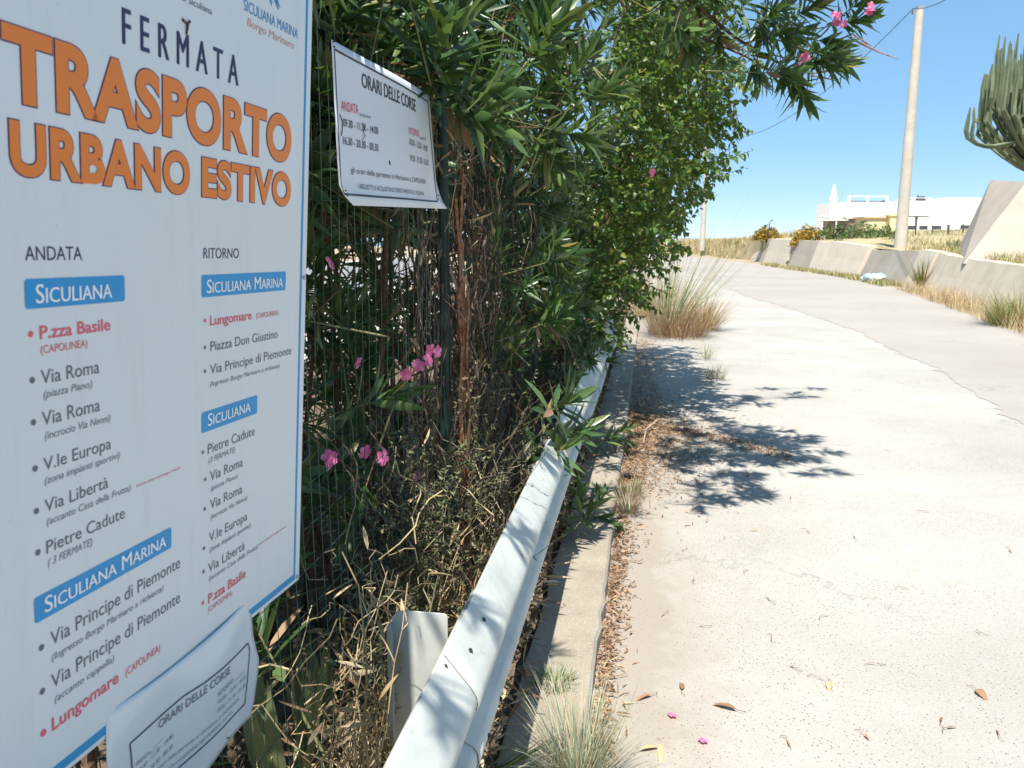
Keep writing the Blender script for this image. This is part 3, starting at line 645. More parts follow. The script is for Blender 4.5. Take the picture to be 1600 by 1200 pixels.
# ------------------------------------------------------------------ oleander hedge: seven shrubs, each with its own canes, leaves and flowers
def lup(t): return -.62 + .20 * np.clip(t - 2.6, 0, 6)
def lmid(t): return np.interp(t, [2.4, 3.55, 3.9, 4.6, 6, 9], [-1.0, -.95, -.56, -.52, -.46, -.36])
OLE_GROUP = 'oleander shrubs growing through the fence'
def oleander(t0, t1, label, vols, seed, flowers=(), branch=None, ll=.13, extra=None):
    rg = np.random.default_rng(seed); tc = (t0 + t1) / 2
    root = empty('oleander_shrub', W(tc, -1.25, .03), label, 'shrub', OLE_GROUP)
    fo = MB(); br = MB(); allP = []
    for n, L, z, keep, out, kw in vols:
        a = boxpts(rg, n, (t0, t1), L, z, keep)
        a = a[~((a[:, 0] > 1.45) & (a[:, 0] < 2.85) & (a[:, 2] > 1.5) & (a[:, 2] < 2.22) & (a[:, 1] > -1.02))]
        d = rg.normal(0, .55, (len(a), 3)); d[:, 1] += out; d[:, 2] += .45
        P, D = WA(a), wdir(nrm(d))
        k2 = dict(ll=ll); k2.update(kw)
        whorls(fo, P, D, rg, dead=1, **k2); shoot_stems(br, P, D, mat=1); allP.append(P)
    if extra:
        P = np.array([e[0] for e in extra]); D = np.array([e[1] for e in extra])
        whorls(fo, P, D, rg, n=26, ll=ll * 1.12, wd=.034, dead=1); shoot_stems(br, P, D, mat=1); allP.append(P)
    allP = np.concatenate(allP)
    base = np.array(W(tc, -1.25, .0))
    for i in range(9):
        cand = allP[np.linalg.norm((allP - base)[:, :2], axis=1) < 1.0]; cand = cand if len(cand) else allP
        p = cand[rg.integers(len(cand))]; b = base + wdir(np.array([[rg.normal(0, .22), rg.normal(0, .14), 0]]))[0]
        br.tube(curve_pts(b, p, 9, rg, .12, .025), np.linspace(rg.uniform(.011, .019), .004, 9), 6)
        for _ in range(6):
            q = allP[rg.integers(len(allP))]; m_ = b + (p - b) * rg.uniform(.35, .8)
            if np.linalg.norm(q - m_) < 1.3: br.tube(curve_pts(m_, q, 6, rg, .05, .02), np.linspace(.006, .003, 6), 4)
    if branch:
        for pts, rad in branch: br.tube(np.array(pts), rad, 7)
    br.build('branches', [M_BARK, M_STEM], root, smooth=True)
    fo.build('foliage', [M_OLE, M_OLD], root)
    for (P, D, n) in flowers:
        mb = MB(); pp = np.array(P) + rg.normal(0, .016, (n, 3)); dd = np.array(D) + rg.normal(0, .3, (n, 3))
        blossoms(mb, pp, dd, rg); mb.build('flower', M_PINK, root)
    return root
OUT = wdir(np.array([[-.5, .8, .1]]))[0]
def fl(px, py, L, n=2, d=None): return (on_L(px, py, L), OUT if d is None else d, n)
none = lambda p: np.ones(len(p), bool)
DK = dict(ll=.17, wd=.042, n=16)
gapE = lambda p: ~((p[:, 0] > 1.55) & (p[:, 0] < 2.45) & (p[:, 2] < 1.62) & (p[:, 2] > 1.02) & (np.sin(p[:, 0] * 9) * np.sin(p[:, 2] * 11 + p[:, 1] * 3) > -.35))
def sh(px, py, L, d): return (on_L(px, py, L), wdir(np.array([d]))[0])
oleander(-.3, 1.35, 'oleander shrub hidden behind the tall white board', [(28, (-1.9, -.86), (.3, 2.0), none, .2, {}), (34, (-1.9, -.84), (2.0, 3.0), none, .3, {}), (14, (-.95, -.5), (2.7, 3.4), lambda p: p[:, 0] > 0, .3, {})], 21)
oleander(1.35, 2.35, 'open oleander with pink flowers and bright gaps just right of the tall board', [
    (58, (-2.1, -.84), (.35, 1.75), gapE, .2, {}), (80, (-2.3, -1.05), (1.72, 2.4), none, .2, {}), (90, (-2.4, -1.12), (2.1, 3.1), none, .35, {}), (12, (-1.1, -.78), (2.15, 2.6), none, .4, {}), (150, (-3.0, -1.3), (1.7, 3.4), none, 0, DK)], 22,
    [fl(516, 718, -.80, 3), fl(577, 710, -.80, 3), fl(503, 402, -.9, 1), fl(565, 565, -.95, 1)], ll=.14)
oleander(2.35, 3.3, 'oleander with large bright shoots above the end of the fence notice', [
    (40, (-2.0, -.95), (.5, 1.7), none, .2, {}), (110, (-2.0, -.90), (1.7, 2.4), none, .3, {}), (64, (-2.0, -.7), (2.2, 3.1), none, .4, {}), (300, (-2.6, -1.1), (1.62, 3.7), none, 0, DK)], 23,
    [fl(650, 570, -.72, 3), fl(671, 556, -.72, 3), fl(697, 430, -.85, 2), fl(693, 452, -.83, 1), fl(718, 507, -.80, 2), fl(656, 738, -.78, 1), fl(686, 596, -.8, 1)],
    extra=[sh(686, 128, -.70, (-.1, .35, .9)), sh(700, 150, -.66, (.1, .9, .1)), sh(672, 140, -.72, (-.4, .3, .8)), sh(690, 165, -.68, (0, .8, -.3))], ll=.165)
oleander(3.3, 4.3, 'oleander with sunlit leaf whorls reaching out above the bare vine stems', [
    (92, (-1.8, -.6), (2.05, 3.6), lambda p: p[:, 1] < lup(p[:, 0]) - .1, .5, {}), (260, (-2.6, -1.05), (1.6, 3.9), none, 0, DK), (50, (-1.9, -1.15), (.5, 2.1), none, .2, {}),
    (26, (-.9, -.52), (.8, 1.5), lambda p: p[:, 0] > 3.85, .5, {})], 24,
    [], extra=[sh(815, 105, -.50, (-.3, .5, .8)), sh(830, 90, -.45, (.1, .6, .7)), sh(880, 150, -.40, (-.1, .5, .8)), sh(900, 165, -.38, (.1, .8, .4)), sh(850, 200, -.45, (0, .8, -.2)), sh(835, 215, -.5, (0, .5, -.6)),
               sh(858, 680, -.46, (-.3, .8, .2)), sh(845, 650, -.48, (-.2, .8, .5)), sh(840, 705, -.50, (-.5, .5, .2))], ll=.155)
# the bough that hangs out over the verge
tw = []
hub = np.array(W(4.5, -.55, 3.2))
def T(px, py, Y): return at(px, py, Y)
bough = [hub, T(1000, -60, 4.4), T(1090, 10, 4.5), T(1150, 60, 4.55), T(1215, 98, 4.6)]
bough2 = [T(1000, -60, 4.4), T(1130, -40, 4.8), T(1240, -10, 4.9), T(1320, 25, 4.9)]
bough3 = [T(1090, 10, 4.5), T(1100, 60, 4.5), T(1165, 88, 4.5), T(1200, 110, 4.4)]
bough4 = [hub, T(1040, -170, 5.4), T(1180, -110, 6.0), T(1290, -70, 6.3)]
ex = []
rgx = np.random.default_rng(77)
for (px, py, Y, d) in [(1215, 95, 4.6, (.1, .4, -.7)), (1195, 60, 4.55, (.0, .6, .1)), (1180, 40, 4.6, (-.3, .5, .3)), (1230, 30, 4.8, (0, .7, .3)), (1260, 60, 4.8, (-.1, .8, -.2)), (1300, 40, 4.9, (0, .9, .15)), (1320, 20, 4.9, (0, .7, .5)),
                       (1250, 95, 4.6, (.1, .9, -.2)), (1235, 112, 4.5, (0, .5, -.8)), (1150, 20, 4.5, (-.3, .5, .4)), (1100, 5, 4.5, (-.3, .4, .6)), (1120, 40, 4.5, (-.2, .2, -.9)), (1280, -10, 4.9, (0, .6, .6)),
                       (1200, -10, 4.8, (0, .3, .8)), (1175, 75, 4.5, (-.2, .2, -.8)), (1275, 75, 4.7, (.1, .7, -.3)), (1080, -20, 4.5, (-.2, .4, .7)), (1210, 20, 4.9, (.3, .4, -.5)),
                       (1040, 30, 4.3, (-.3, .4, -.3)), (1060, 0, 4.4, (0, .5, .2)), (1240, -60, 6.0, (0, .5, .6)), (1290, -70, 6.3, (0, .9, .3)), (1180, -90, 6.0, (0, .5, .5)), (1320, -40, 6.4, (.2, .8, -.1)), (1220, -110, 6.2, (0, .2, .8)), (1120, -120, 5.6, (0, .2, .8)),
                       (1250, -130, 6.6, (0, .6, .4)), (1350, -90, 6.7, (0, .9, .3)), (1160, -160, 5.8, (-.2, .4, .6))]:
    ex.append((at(px, py, Y), wdir(np.array([d]))[0]))
    for _ in range(rgx.integers(0, 2)): ex.append((at(px + rgx.normal(0, 24), py + rgx.normal(0, 20), Y + rgx.normal(0, .22)), wdir(np.array([d]))[0] + rgx.normal(0, .45, 3)))
for _ in range(42): ex.append((W(rgx.uniform(3.7, 5.3), rgx.uniform(.05, 1.2), rgx.uniform(3.35, 4.1)), wdir(np.array([[0, .5, .3]]))[0] + rgx.normal(0, .5, 3)))
for _ in range(12): ex.append((W(rgx.uniform(3.3, 4.0), rgx.uniform(.15, .6), rgx.uniform(2.78, 3.2)), wdir(np.array([[0, .5, .1]]))[0] + rgx.normal(0, .5, 3)))
boughroot = oleander(4.3, 5.5, 'tall oleander whose bough with pink flowers hangs out over the pale verge', [
    (150, (-1.8, .1), (2.0, 3.4), lambda p: p[:, 1] < np.minimum(lup(p[:, 0]), -.25), .5, {}), (260, (-2.6, -1.05), (1.6, 3.9), none, 0, DK), (90, (-1.2, -.40), (.55, 2.1), lambda p: p[:, 1] < lmid(p[:, 0]), .6, {}), (50, (-1.9, -1.1), (.5, 2.1), none, .2, {})], 25,
    [(at(1308, 30, 4.5), (-.2, -.9, .3), 4), (at(1360, 14, 4.6), (.3, -.8, .3), 4), (at(1262, 88, 4.35), (0, -.9, 0), 3), (at(1240, 100, 4.6), (0, -.9, -.3), 1), (at(1020, 272, 5.2), OUT, 2)],
    branch=[(bough, np.linspace(.017, .006, 5)), (bough2, np.linspace(.011, .005, 4)), (bough3, np.linspace(.009, .004, 4)), (bough4, np.linspace(.014, .005, 4))], extra=ex, ll=.135)
M_POD = plain('seed_pod', (.30, .16, .11), .6, .3, 20, .3)
for pts in ([(1322, 56), (1345, 68), (1375, 82), (1404, 93)], [(1262, 116), (1290, 112), (1315, 103), (1340, 95)], [(1264, 118), (1285, 121), (1306, 126)], [(1330, 52), (1352, 66), (1362, 72)]):
    mb = MB(); mb.tube([at(px, py, 4.8) for px, py in pts], np.interp(np.linspace(0, 1, len(pts)), [0, .3, 1], [.003, .0065, .0015]), 6); mb.build('seed_pod', M_POD, boughroot)
oleander(5.5, 6.8, 'dense oleander leaning over the guardrail in front of the broad-leaved shrub', [
    (120, (-1.8, .15), (1.6, 3.0), lambda p: p[:, 1] < np.minimum(lup(p[:, 0]), -.38), .5, {}), (260, (-2.6, -1.05), (1.6, 3.9), none, 0, DK), (140, (-1.3, -.30), (.5, 2.0), lambda p: p[:, 1] < lmid(p[:, 0]), .6, {})], 26, [])
oleander(6.8, 9.2, 'shaded oleander at the far stretch of the fence, drooping to the rail', [
    (260, (-1.5, -.1), (.35, 2.4), lambda p: p[:, 1] < lmid(p[:, 0]) + .1 * np.clip(p[:, 2] - 1, 0, 2), .6, {})], 27, [])
# oleander suckers growing out under the rail, over the kerb
for k, (t, L, h, lab) in enumerate([(4.1, -.33, .28, 'low oleander sucker sprouting under the guardrail over the kerb'), (5.7, -.30, .22, 'smaller oleander sucker farther along, under the shaded rail')]):
    rg = np.random.default_rng(60 + k); root = empty('oleander_sucker', W(t, -.46, .04), lab, 'plant')
    a = boxpts(rg, 4, (t - .2, t + .2), (L - .06, L + .03), (.08, h * .8)); d = rg.normal(0, .4, (len(a), 3)); d[:, 1] += .7; d[:, 2] += .2
    fo = MB(); br = MB(); P, D = WA(a), wdir(nrm(d)); whorls(fo, P, D, rg, n=14, ll=.13); br.prisms(np.repeat(W(t, -.46, .04)[None], len(P), 0), P, .004, .003); shoot_stems(br, P, D, back=0)
    br.build('stems', M_STEM, root); fo.build('foliage', M_OLE, root)

# ------------------------------------------------------------------ broad-leaved shrubs at the end of the hedge
def broad(t0, t1, lab, n, seed, prof, z, Lmin=-1.1):
    rg = np.random.default_rng(seed); root = empty('broadleaf_shrub', W((t0 + t1) / 2, -.9, .0), lab, 'shrub', 'broad-leaved shrubs at the end of the hedge')
    a = boxpts(rg, n, (t0, t1), (Lmin, 1.0), z, lambda p: (p[:, 1] < prof(p[:, 2]) + .12 * np.sin(p[:, 2] * 9 + p[:, 0] * 5)) & (p[:, 1] > prof(p[:, 2]) - .9))
    d = rg.normal(0, .6, (len(a), 3)); d[:, 1] += .5; d[:, 2] -= .1
    P, D = WA(a), wdir(nrm(d)); N = len(P); k = 13
    s = np.linspace(0, 1, k); A, B = perp(D); an = rg.uniform(0, 6.3, (N, 1)) + np.arange(k)[None] * 2.4
    rad = A[:, None] * np.cos(an)[..., None] + B[:, None] * np.sin(an)[..., None]
    dr = rad * .9 + D[:, None] * .5 + rg.normal(0, .3, (N, k, 3)); dr[..., 2] -= .35
    pos = P[:, None] + D[:, None] * (s * .24)[None, :, None]
    up = np.array([0, 0, 1.0]) + rg.normal(0, .45, (N, k, 3)) + rad * .2
    ln = rg.uniform(.035, .070, N * k)
    fo = MB(); fo.leaves(OVAL, pos.reshape(-1, 3), dr.reshape(-1, 3), up.reshape(-1, 3), ln, ln * .68, .25, 0)
    br = MB(); shoot_stems(br, P, D, .22, .04, .003)
    for i in range(12):
        p = P[rg.integers(N)]; b = W((t0 + t1) / 2 + rg.normal(0, .3), -.95, 0); br.tube(curve_pts(b, p, 9, rg, .2, .03), np.linspace(.022, .004, 9), 6)
    br.build('branches', M_BARK, root); fo.build('foliage', M_IVY, root)
PROF = lambda z: np.interp(z, [.3, .9, 1.25, 1.6, 2.0, 2.45, 2.8, 3.4, 4.2], [-.30, -.20, -.06, .10, .38, .52, .55, .52, .45])
broad(6.3, 8.4, 'bright green broad-leaved shrub bulging out over the kerb against the sky', 2700, 31, PROF, (.9, 4.1), -.8)
broad(8.6, 10.6, 'darker broad-leaved shrub behind, hanging down toward the end of the rail', 1200, 32, lambda z: PROF(z) - .12, (.6, 3.9), -.7)

# ------------------------------------------------------------------ bare vine stems on the fence
def vines(lab, t, L, z, n, seed, base_t):
    rg = np.random.default_rng(seed); root = empty('vine_stems', W(base_t, -.82, 0), lab, 'vine')
    mb = MB()
    if seed == 41:
        for k_ in range(9): mb.tube(WA(np.stack([3.04 + rg.normal(0, .014) + np.cumsum(rg.normal(0, .005, 16)), -.705 + rg.normal(0, .012) + .006 * np.sin(np.arange(16) * 1.3 + k_), np.linspace(rg.uniform(0, .3), rg.uniform(1.4, 2.15), 16)], 1)), rg.uniform(.004, .009), 5, 2)
    for i in range(n):
        t0 = rg.uniform(*t); l0 = rg.uniform(*L); z0 = rg.uniform(0, .5) if rg.random() < .7 else rg.uniform(.5, 1.3); z1 = rg.uniform(1.5, z)
        m_ = 14; s = np.linspace(0, 1, m_); wob = np.cumsum(rg.normal(0, .028, (m_, 2)), 0)
        p = np.stack([t0 + rg.normal(0, .10) * s + wob[:, 0], l0 + wob[:, 1] * .7, z0 + (z1 - z0) * s], 1)
        r = rg.uniform(.0012, .004) if rg.random() < .93 else rg.uniform(.005, .008)
        mb.tube(WA(p), r, 4, 0 if rg.random() < .8 else 1, cap=False)
    for i in range(n):
        t0 = rg.uniform(*t); l0 = rg.uniform(*L); z0 = rg.uniform(.4, z); d = rg.normal(0, 1, 3) * [.16, .08, .12]
        p = np.array([t0, l0, z0]) + np.linspace(0, 1, 6)[:, None] * d + np.cumsum(rg.normal(0, .012, (6, 3)), 0)
        mb.tube(WA(p), .0014, 3, 0 if rg.random() < .6 else 1, cap=False)
    mb.build('stems', [M_TWIG, M_PALE, M_FIBRE], root)
    dl = MB(); k = n * 8; a = np.stack([rg.uniform(*t, k), rg.uniform(*L, k), rg.uniform(.25, z, k)], 1); d = rg.normal(0, .5, (k, 3)); d[:, 2] -= .8
    dl.leaves(LANCE, WA(a), d, rg.normal(0, 1, (k, 3)), rg.uniform(.04, .11, k), rg.uniform(.008, .02, k), rg.uniform(-.3, .4, k), 0)
    dl.build('dead_leaves', M_OLD, root)
vines('thick curtain of bare brown vine stems woven into the fence mesh beside the pink flowers', (2.85, 3.8), (-.95, -.68), 2.1, 54, 41, 3.3)
vines('darker bare vine stems farther back, half covered by oleander leaves', (3.9, 5.2), (-1.0, -.72), 2.0, 26, 42, 4.5)

# ------------------------------------------------------------------ thorny scrub, twigs and dry weeds by the fence foot
def thorn(lab, t, L, z, n, seed):
    rg = np.random.default_rng(seed); tc = sum(t) / 2; root = empty('thorn_bush', W(tc, sum(L) / 2, .03), lab, 'bush', 'thorny bushes at the fence foot')
    br = MB(); fo = MB()
    for i in range(n):
        b = np.array([rg.uniform(*t), rg.uniform(*L), rg.uniform(z[0] * .3, z[1] * .75)]); d = rg.normal(0, 1, 3) * [.22, .12, .20] + [0, .03, .10]
        p = b + np.linspace(0, 1, 8)[:, None] * d + np.cumsum(rg.normal(0, .012, (8, 3)), 0); p[:, 2] = np.clip(p[:, 2], .04, z[1] + .05)
        P = WA(p); br.tube(P, .0014, 3, cap=False)
        m_ = 34; q = P[0] + 0; k = rg.uniform(0, 6.99, m_); i0 = k.astype(int); fr = (k - i0)[:, None]; q = P[i0] * (1 - fr) + P[i0 + 1] * fr
        fo.leaves(OVAL, q, rg.normal(0, 1, (m_, 3)), rg.normal(0, 1, (m_, 3)), rg.uniform(.008, .022, m_), rg.uniform(.003, .007, m_), .2)
    br.build('stems', M_TWIG, root); fo.build('foliage', M_THORN, root)
thorn('olive-green thorny bush pushing through the fence mesh under the pink flowers', (2.15, 2.95), (-.82, -.62), (.5, 1.12), 240, 51)
thorn('denser thorny bush behind the guardrail at the foot of the vine stems', (2.6, 3.9), (-.82, -.56), (.12, .95), 300, 52)
thorn('sparse thorny sprigs low between board and barrier post', (1.9, 2.7), (-.86, -.68), (.05, .6), 80, 53)
rg = np.random.default_rng(54); root = empty('twig_tangle', W(3.25, -.60, .05), 'tangle of pinkish grey dead twigs against the guardrail', 'twigs')
mb = MB()
for i in range(110):
    b = np.array([rg.normal(3.25, .26), rg.normal(-.60, .05), rg.uniform(.25, .70)]); d = rg.normal(0, 1, 3) * [.14, .07, .11]
    mb.tube(WA(b + np.linspace(0, 1, 6)[:, None] * d + np.cumsum(rg.normal(0, .01, (6, 3)), 0)), .0012, 3, cap=False)
for i in range(4):
    mb.tube(WA(curve_pts((3.25 + rg.normal(0, .1), -.6, .03), (3.25 + rg.normal(0, .2), -.6, .6), 7, rg, 0, .02)), .003, 4)
mb.build('twigs', M_PALE, root)
dl = MB(); P = np.array([on_L(822 + rg.normal(0, 12), 745 + rg.normal(0, 22), -.56) for _ in range(16)]); dl.leaves(LANCE, P, rg.normal(0, 1, (16, 3)), rg.normal(0, 1, (16, 3)), .10, .02, .4); dl.build('dead_leaves', M_STRAW, root)
def weed(lab, t, L, h, n, seed, lean=(0, .05), pods=0, spread=.18):
    rg = np.random.default_rng(seed); root = empty('dry_weed', W(t, L, .03), lab, 'weed', 'dry straw-coloured weeds at the fence foot'); mb = MB(); fo = MB()
    for i in range(n):
        b = np.array([t + rg.normal(0, .06), L + rg.normal(0, .03), .03]); e = b + [rg.normal(0, spread) + lean[0], rg.normal(0, spread * .4) + lean[1], rg.uniform(.5, 1) * h]
        p = curve_pts(b, e, 10, rg, 0, .012); mb.tube(WA(p), np.linspace(.0042, .0014, 10) * rg.uniform(.6, 1.1), 4, cap=False)
        for k in range(5):
            j = rg.integers(3, 9); d = rg.normal(0, 1, 3) * [.12, .06, .06] + [0, .02, .05]
            q = curve_pts(p[j], p[j] + d, 6, rg, .01, .008); mb.tube(WA(q), np.linspace(.0018, .0008, 6), 3, cap=False)
            if rg.random() < pods: fo.leaves(LANCE, WA(q[-1:]), wdir(np.array([[.5, .3, .5]]) + rg.normal(0, .3, (1, 3))), np.array([[0, 0, 1.]]), .07, .012, .1)
        m_ = 12; fo.leaves(BLADE, WA(np.repeat(b[None], m_, 0) + rg.normal(0, .05, (m_, 3)) * [1, .6, 0]), rg.normal(0, 1, (m_, 3)) + [0, 0, .8], rg.normal(0, 1, (m_, 3)), rg.uniform(.08, .22, m_), .004, .5)
    mb.build('stalks', M_STRAW, root); fo.build('dry_leaves', M_STRAW, root)
weed('tall branching straw weed with yellow pods between the board and the barrier post', 1.66, -.66, 1.0, 7, 55, (.16, .02), .5)
weed('short tangled dry weed beside the barrier post', 1.90, -.66, .45, 10, 56, (0, 0), .2)
weed('dry weed spreading at the very foot of the fence, lowest in view', 1.55, -.70, .30, 16, 57, (0, 0), .1, .2)
weed('bright straw weed leaning between the fence and the barrier', 2.05, -.68, .75, 9, 63, (.1, .03), .3)
rg = np.random.default_rng(64); root = empty('dry_tangle', W(2.2, -.7, .03), 'thick tangle of warm straw and broken dry stalks filling the foot of the fence', 'dry brush')
mb = MB()
for i in range(330):
    b = np.array([rg.uniform(1.5, 3.1), rg.uniform(-.86, -.60), .04 + .75 * rg.random() ** 1.6]); d = rg.normal(0, 1, 3) * [.16, .06, .09] + [0, 0, .03]
    p = b + np.linspace(0, 1, 6)[:, None] * d + np.cumsum(rg.normal(0, .012, (6, 3)), 0); p[:, 2] = np.maximum(p[:, 2], .03)
    mb.tube(WA(p), rg.uniform(.0009, .0024), 3, cap=False)
mb.build('stalks', M_STRAW, root); fo = MB(); k = 520
a = np.stack([rg.uniform(1.5, 3.1, k), rg.uniform(-.88, -.58, k), .03 + .6 * rg.random(k) ** 2], 1)
fo.leaves(LANCE, WA(a), rg.normal(0, 1, (k, 3)), rg.normal(0, 1, (k, 3)), rg.uniform(.03, .10, k), rg.uniform(.005, .016, k), rg.uniform(-.4, .6, k), rg.integers(0, 2, k)); fo.build('dead_leaves', [M_STRAW, M_OLD], root)
weed('low mat of bright straw behind the foot of the board', 1.75, -.80, .25, 22, 59, (0, 0), .0, .22)
weed('thin brown weed stalks in front of the thorny bush', 2.35, -.64, .7, 5, 58, (.1, 0), .2)
# strap-leaved plants behind the fence
def agave(t, L, lab, seed, n, ln):
    rg = np.random.default_rng(seed); root = empty('strap_leaf_plant', W(t, L, .03), lab, 'plant', 'strap-leaved plants behind the fence'); mb = MB()
    az = rg.uniform(0, 6.28, n); d = np.stack([np.cos(az) * .32, np.sin(az) * .32, np.full(n, 1.)], 1); P = np.repeat(W(t, L, .03)[None], n, 0) + np.stack([np.cos(az), np.sin(az), 0 * az], 1) * .03
    mb.leaves(strip_tpl([0, .2, .5, .8, 1], [.35, .5, .5, .3, .03], .25), P, d, -np.stack([np.cos(az), np.sin(az), 0 * az], 1), rg.uniform(.7, 1.1, n) * ln, rg.uniform(.03, .05, n), -.1); mb.build('leaves', M_AGAVE, root)
agave(1.80, -.93, 'strap-leaved plant with pale edged leaves just past the corner of the board', 61, 10, .55)
agave(2.15, -1.0, 'smaller strap-leaved plant leaning behind the fence mesh', 62, 9, .4)

# ------------------------------------------------------------------ grass tufts along the kerb
def tuft(name, lab, P0, n, h, r, mats, seed, w=.004, lean=(0, 0, 0), bend=.35, group=None, cat='grass tuft', fr=None):
    rg = np.random.default_rng(seed); root = empty(name, P0, lab, cat, group); mb = MB()
    a = rg.uniform(0, 6.28, n); rr_ = r * np.sqrt(rg.random(n)); b = np.stack([np.cos(a) * rr_, np.sin(a) * rr_, 0 * a], 1) + P0
    d = np.stack([np.cos(a), np.sin(a), 0 * a], 1) * rg.uniform(.05, .7, (n, 1)) + [0, 0, 1] + np.array(lean) + rg.normal(0, .12, (n, 3))
    mi = rg.choice(len(mats), n, p=fr) if len(mats) > 1 else 0
    mb.leaves(BLADE, b, d, -np.stack([np.cos(a), np.sin(a), 0 * a + .01], 1), rg.uniform(.4, 1.1, n) * h, w * rg.uniform(.6, 1.3, n), rg.uniform(-.15, bend + .25, n) * rg.uniform(.2, 1.3, n), mi)
    mb.build('blades', mats, root); return root
def pg(px, py): return on_ground(px, py, .0)
G1 = 'grass tufts in the joint beside the kerb'
tuft('grass_tuft', 'big grey-green grass tuft spilling over the kerb at the bottom of the picture', on_ground(905, 1215, .03), 420, .30, .075, [M_GREY, M_STRAW], 71, .0032, (0, 0, 0), .3, G1, fr=[.75, .25])
tuft('grass_tuft', 'low mossy green tuft growing across the kerb slab', on_ground(868, 1068, .045), 260, .06, .07, [M_GRASS, M_GREY], 72, .003, (0, 0, 0), .5, G1)
tuft('grass_tuft', 'grey dry tuft in the joint where the tree shade begins', on_ground(982, 800, .0), 170, .20, .06, [M_GREY, M_RUST], 73, .004, (0, 0, 0), .4, G1)
tuft('grass_tuft', 'small straw-coloured tuft alone out on the sunlit verge', on_ground(1117, 592), 160, .20, .12, [M_STRAW, M_GREY], 74, .005, (0, 0, 0), .4, G1)
tuft('grass_tuft', 'thin pale tuft just behind the lone straw tuft', on_ground(1103, 560), 90, .28, .12, [M_STRAW, M_GREY], 75, .005, (0, 0, 0), .3, G1)
tuft('grass_tuft', 'whitish green blades poking from under the rail onto the kerb', W(2.05, -.42, .03), 40, .26, .06, [M_GREY, M_GRASS], 76, .006, tuple(wdir(np.array([[.1, 1.3, -.4]]))[0]), .3, G1)
tuft('grass_tuft', 'green and brown tuft in the shade beside the kerb', on_ground(985, 772), 120, .14, .07, [M_GRASS, M_RUST], 77, .005, (0, 0, 0), .4, G1)
tuft('tall_grass', 'large clump of tall wispy grass, green above and rust brown at its base, at the end of the hedge', on_ground(1040, 520), 260, 1.75, .32, [M_GREY, M_GRASS, M_STRAW], 78, .008, tuple(wdir(np.array([[0, .22, .1]]))[0]), .25, None, 'grass', [.4, .25, .35])
tuft('tall_grass', 'dense rust-brown dead grass at the foot of the wispy green clump', on_ground(1060, 525), 800, .6, .5, [M_RUST, M_STRAW], 79, .008, (0, 0, 0), .5, None, 'grass', [.55, .45])
tuft('tall_grass', 'pale straw grass behind the wispy clump, under the hedge end', on_ground(1020, 495), 620, 1.25, .6, [M_STRAW], 80, .008, (0, 0, 0), .3, None, 'grass')
tuft('tall_grass', 'low straw grass on the sunny side of the wispy clump', on_ground(1095, 515), 420, .75, .3, [M_STRAW, M_RUST], 81, .010, tuple(wdir(np.array([[0, .2, 0]]))[0]), .4, None, 'grass', [.8, .2])

tuft('tall_grass', 'few very long thin grass stems arching from the wispy clump toward the road', on_ground(1045, 522), 60, 2.5, .2, [M_GRASS, M_STRAW], 82, .009, tuple(wdir(np.array([[0, .42, .1]]))[0]), .12, None, 'grass', [.5, .5])
# ------------------------------------------------------------------ dead leaves on the ground
def litter(name, n, pts, mats, seed, l=(.03, .09), w=(.006, .018), lift=.012):
    rg = np.random.default_rng(seed); mb = MB(); k = len(pts); a = rg.uniform(0, 6.28, k)
    d = np.stack([np.cos(a), np.sin(a), rg.normal(0, .18, k)], 1); P = pts + [0, 0, 1] * rg.uniform(.002, lift, (k, 1))
    mb.leaves(LANCE, P, d, np.array([0, 0, 1.]) + rg.normal(0, .5, (k, 3)), rg.uniform(*l, k), rg.uniform(*w, k), rg.uniform(-.5, .5, k), rg.integers(0, len(mats), k))
    return tag(mb.build(name, mats), kind='stuff')
rg = np.random.default_rng(90)
k = 3400; t_ = rg.uniform(1.9, 7.5, k); l_ = -.145 + np.abs(rg.normal(0, .038, k)) * np.interp(t_, [1.9, 3, 4.5, 7], [.8, 1.2, 1.6, 4])
pts = WA(np.stack([t_, l_, -.02 + 0 * t_], 1))
k2 = 4200; t2 = rg.normal(6.6, .8, k2); l2 = -.12 + np.abs(rg.normal(0, .35, k2)); pts2 = WA(np.stack([t2, l2, -.02 + 0 * t2], 1))
k3 = 2200; t3 = rg.uniform(5, 13, k3); l3 = -.14 + np.abs(rg.normal(0, .18, k3)); pts3 = WA(np.stack([t3, l3, -.02 + 0 * t3], 1))
arc = np.linspace(0, 1, 1200); ar = WA(np.stack([6.9 - .35 * arc + rg.normal(0, .10, 1200) - .5 * arc ** 2, .1 + 1.0 * arc + rg.normal(0, .05, 1200), np.full(1200, -.02)], 1))
litter('leaf_litter', 0, np.concatenate([pts, pts2, pts3, ar]), [M_OLD, M_RUST, M_OLD], 91, (.012, .055), (.003, .010))
k = 7000; ta = rg.uniform(.6, 9, k); la = -.40 - 1.8 * rg.random(k) ** 1.5; litter('soil_litter', 0, WA(np.stack([ta, la, .06 + rg.uniform(0, .06, k)], 1)), [M_OLD, M_STRAW, M_OLD], 92, (.03, .12), (.006, .02), .05)
LF = [(1297, 1070, .045, .026, 'curled yellow-brown leaf alone near the middle of the sunlit verge', 2), (1150, 1112, .10, .03, 'long brown folded leaf on the pale verge left of the yellow one', 0), (1525, 1080, .06, .03, 'pinkish brown leaf with a curved stalk near the right edge', 1),
      (1065, 1080, .065, .02, 'upright tan leaf near the kerb litter', 0), (1018, 1088, .075, .02, 'pale tan leaf beside the big grass tuft', 1), (1033, 1165, .10, .022, 'clump-like curled straw leaf at the bottom beside the grass tuft', 2), (1000, 1175, .09, .02, 'wide curled straw leaf lying against the grass tuft at the bottom', 2)]
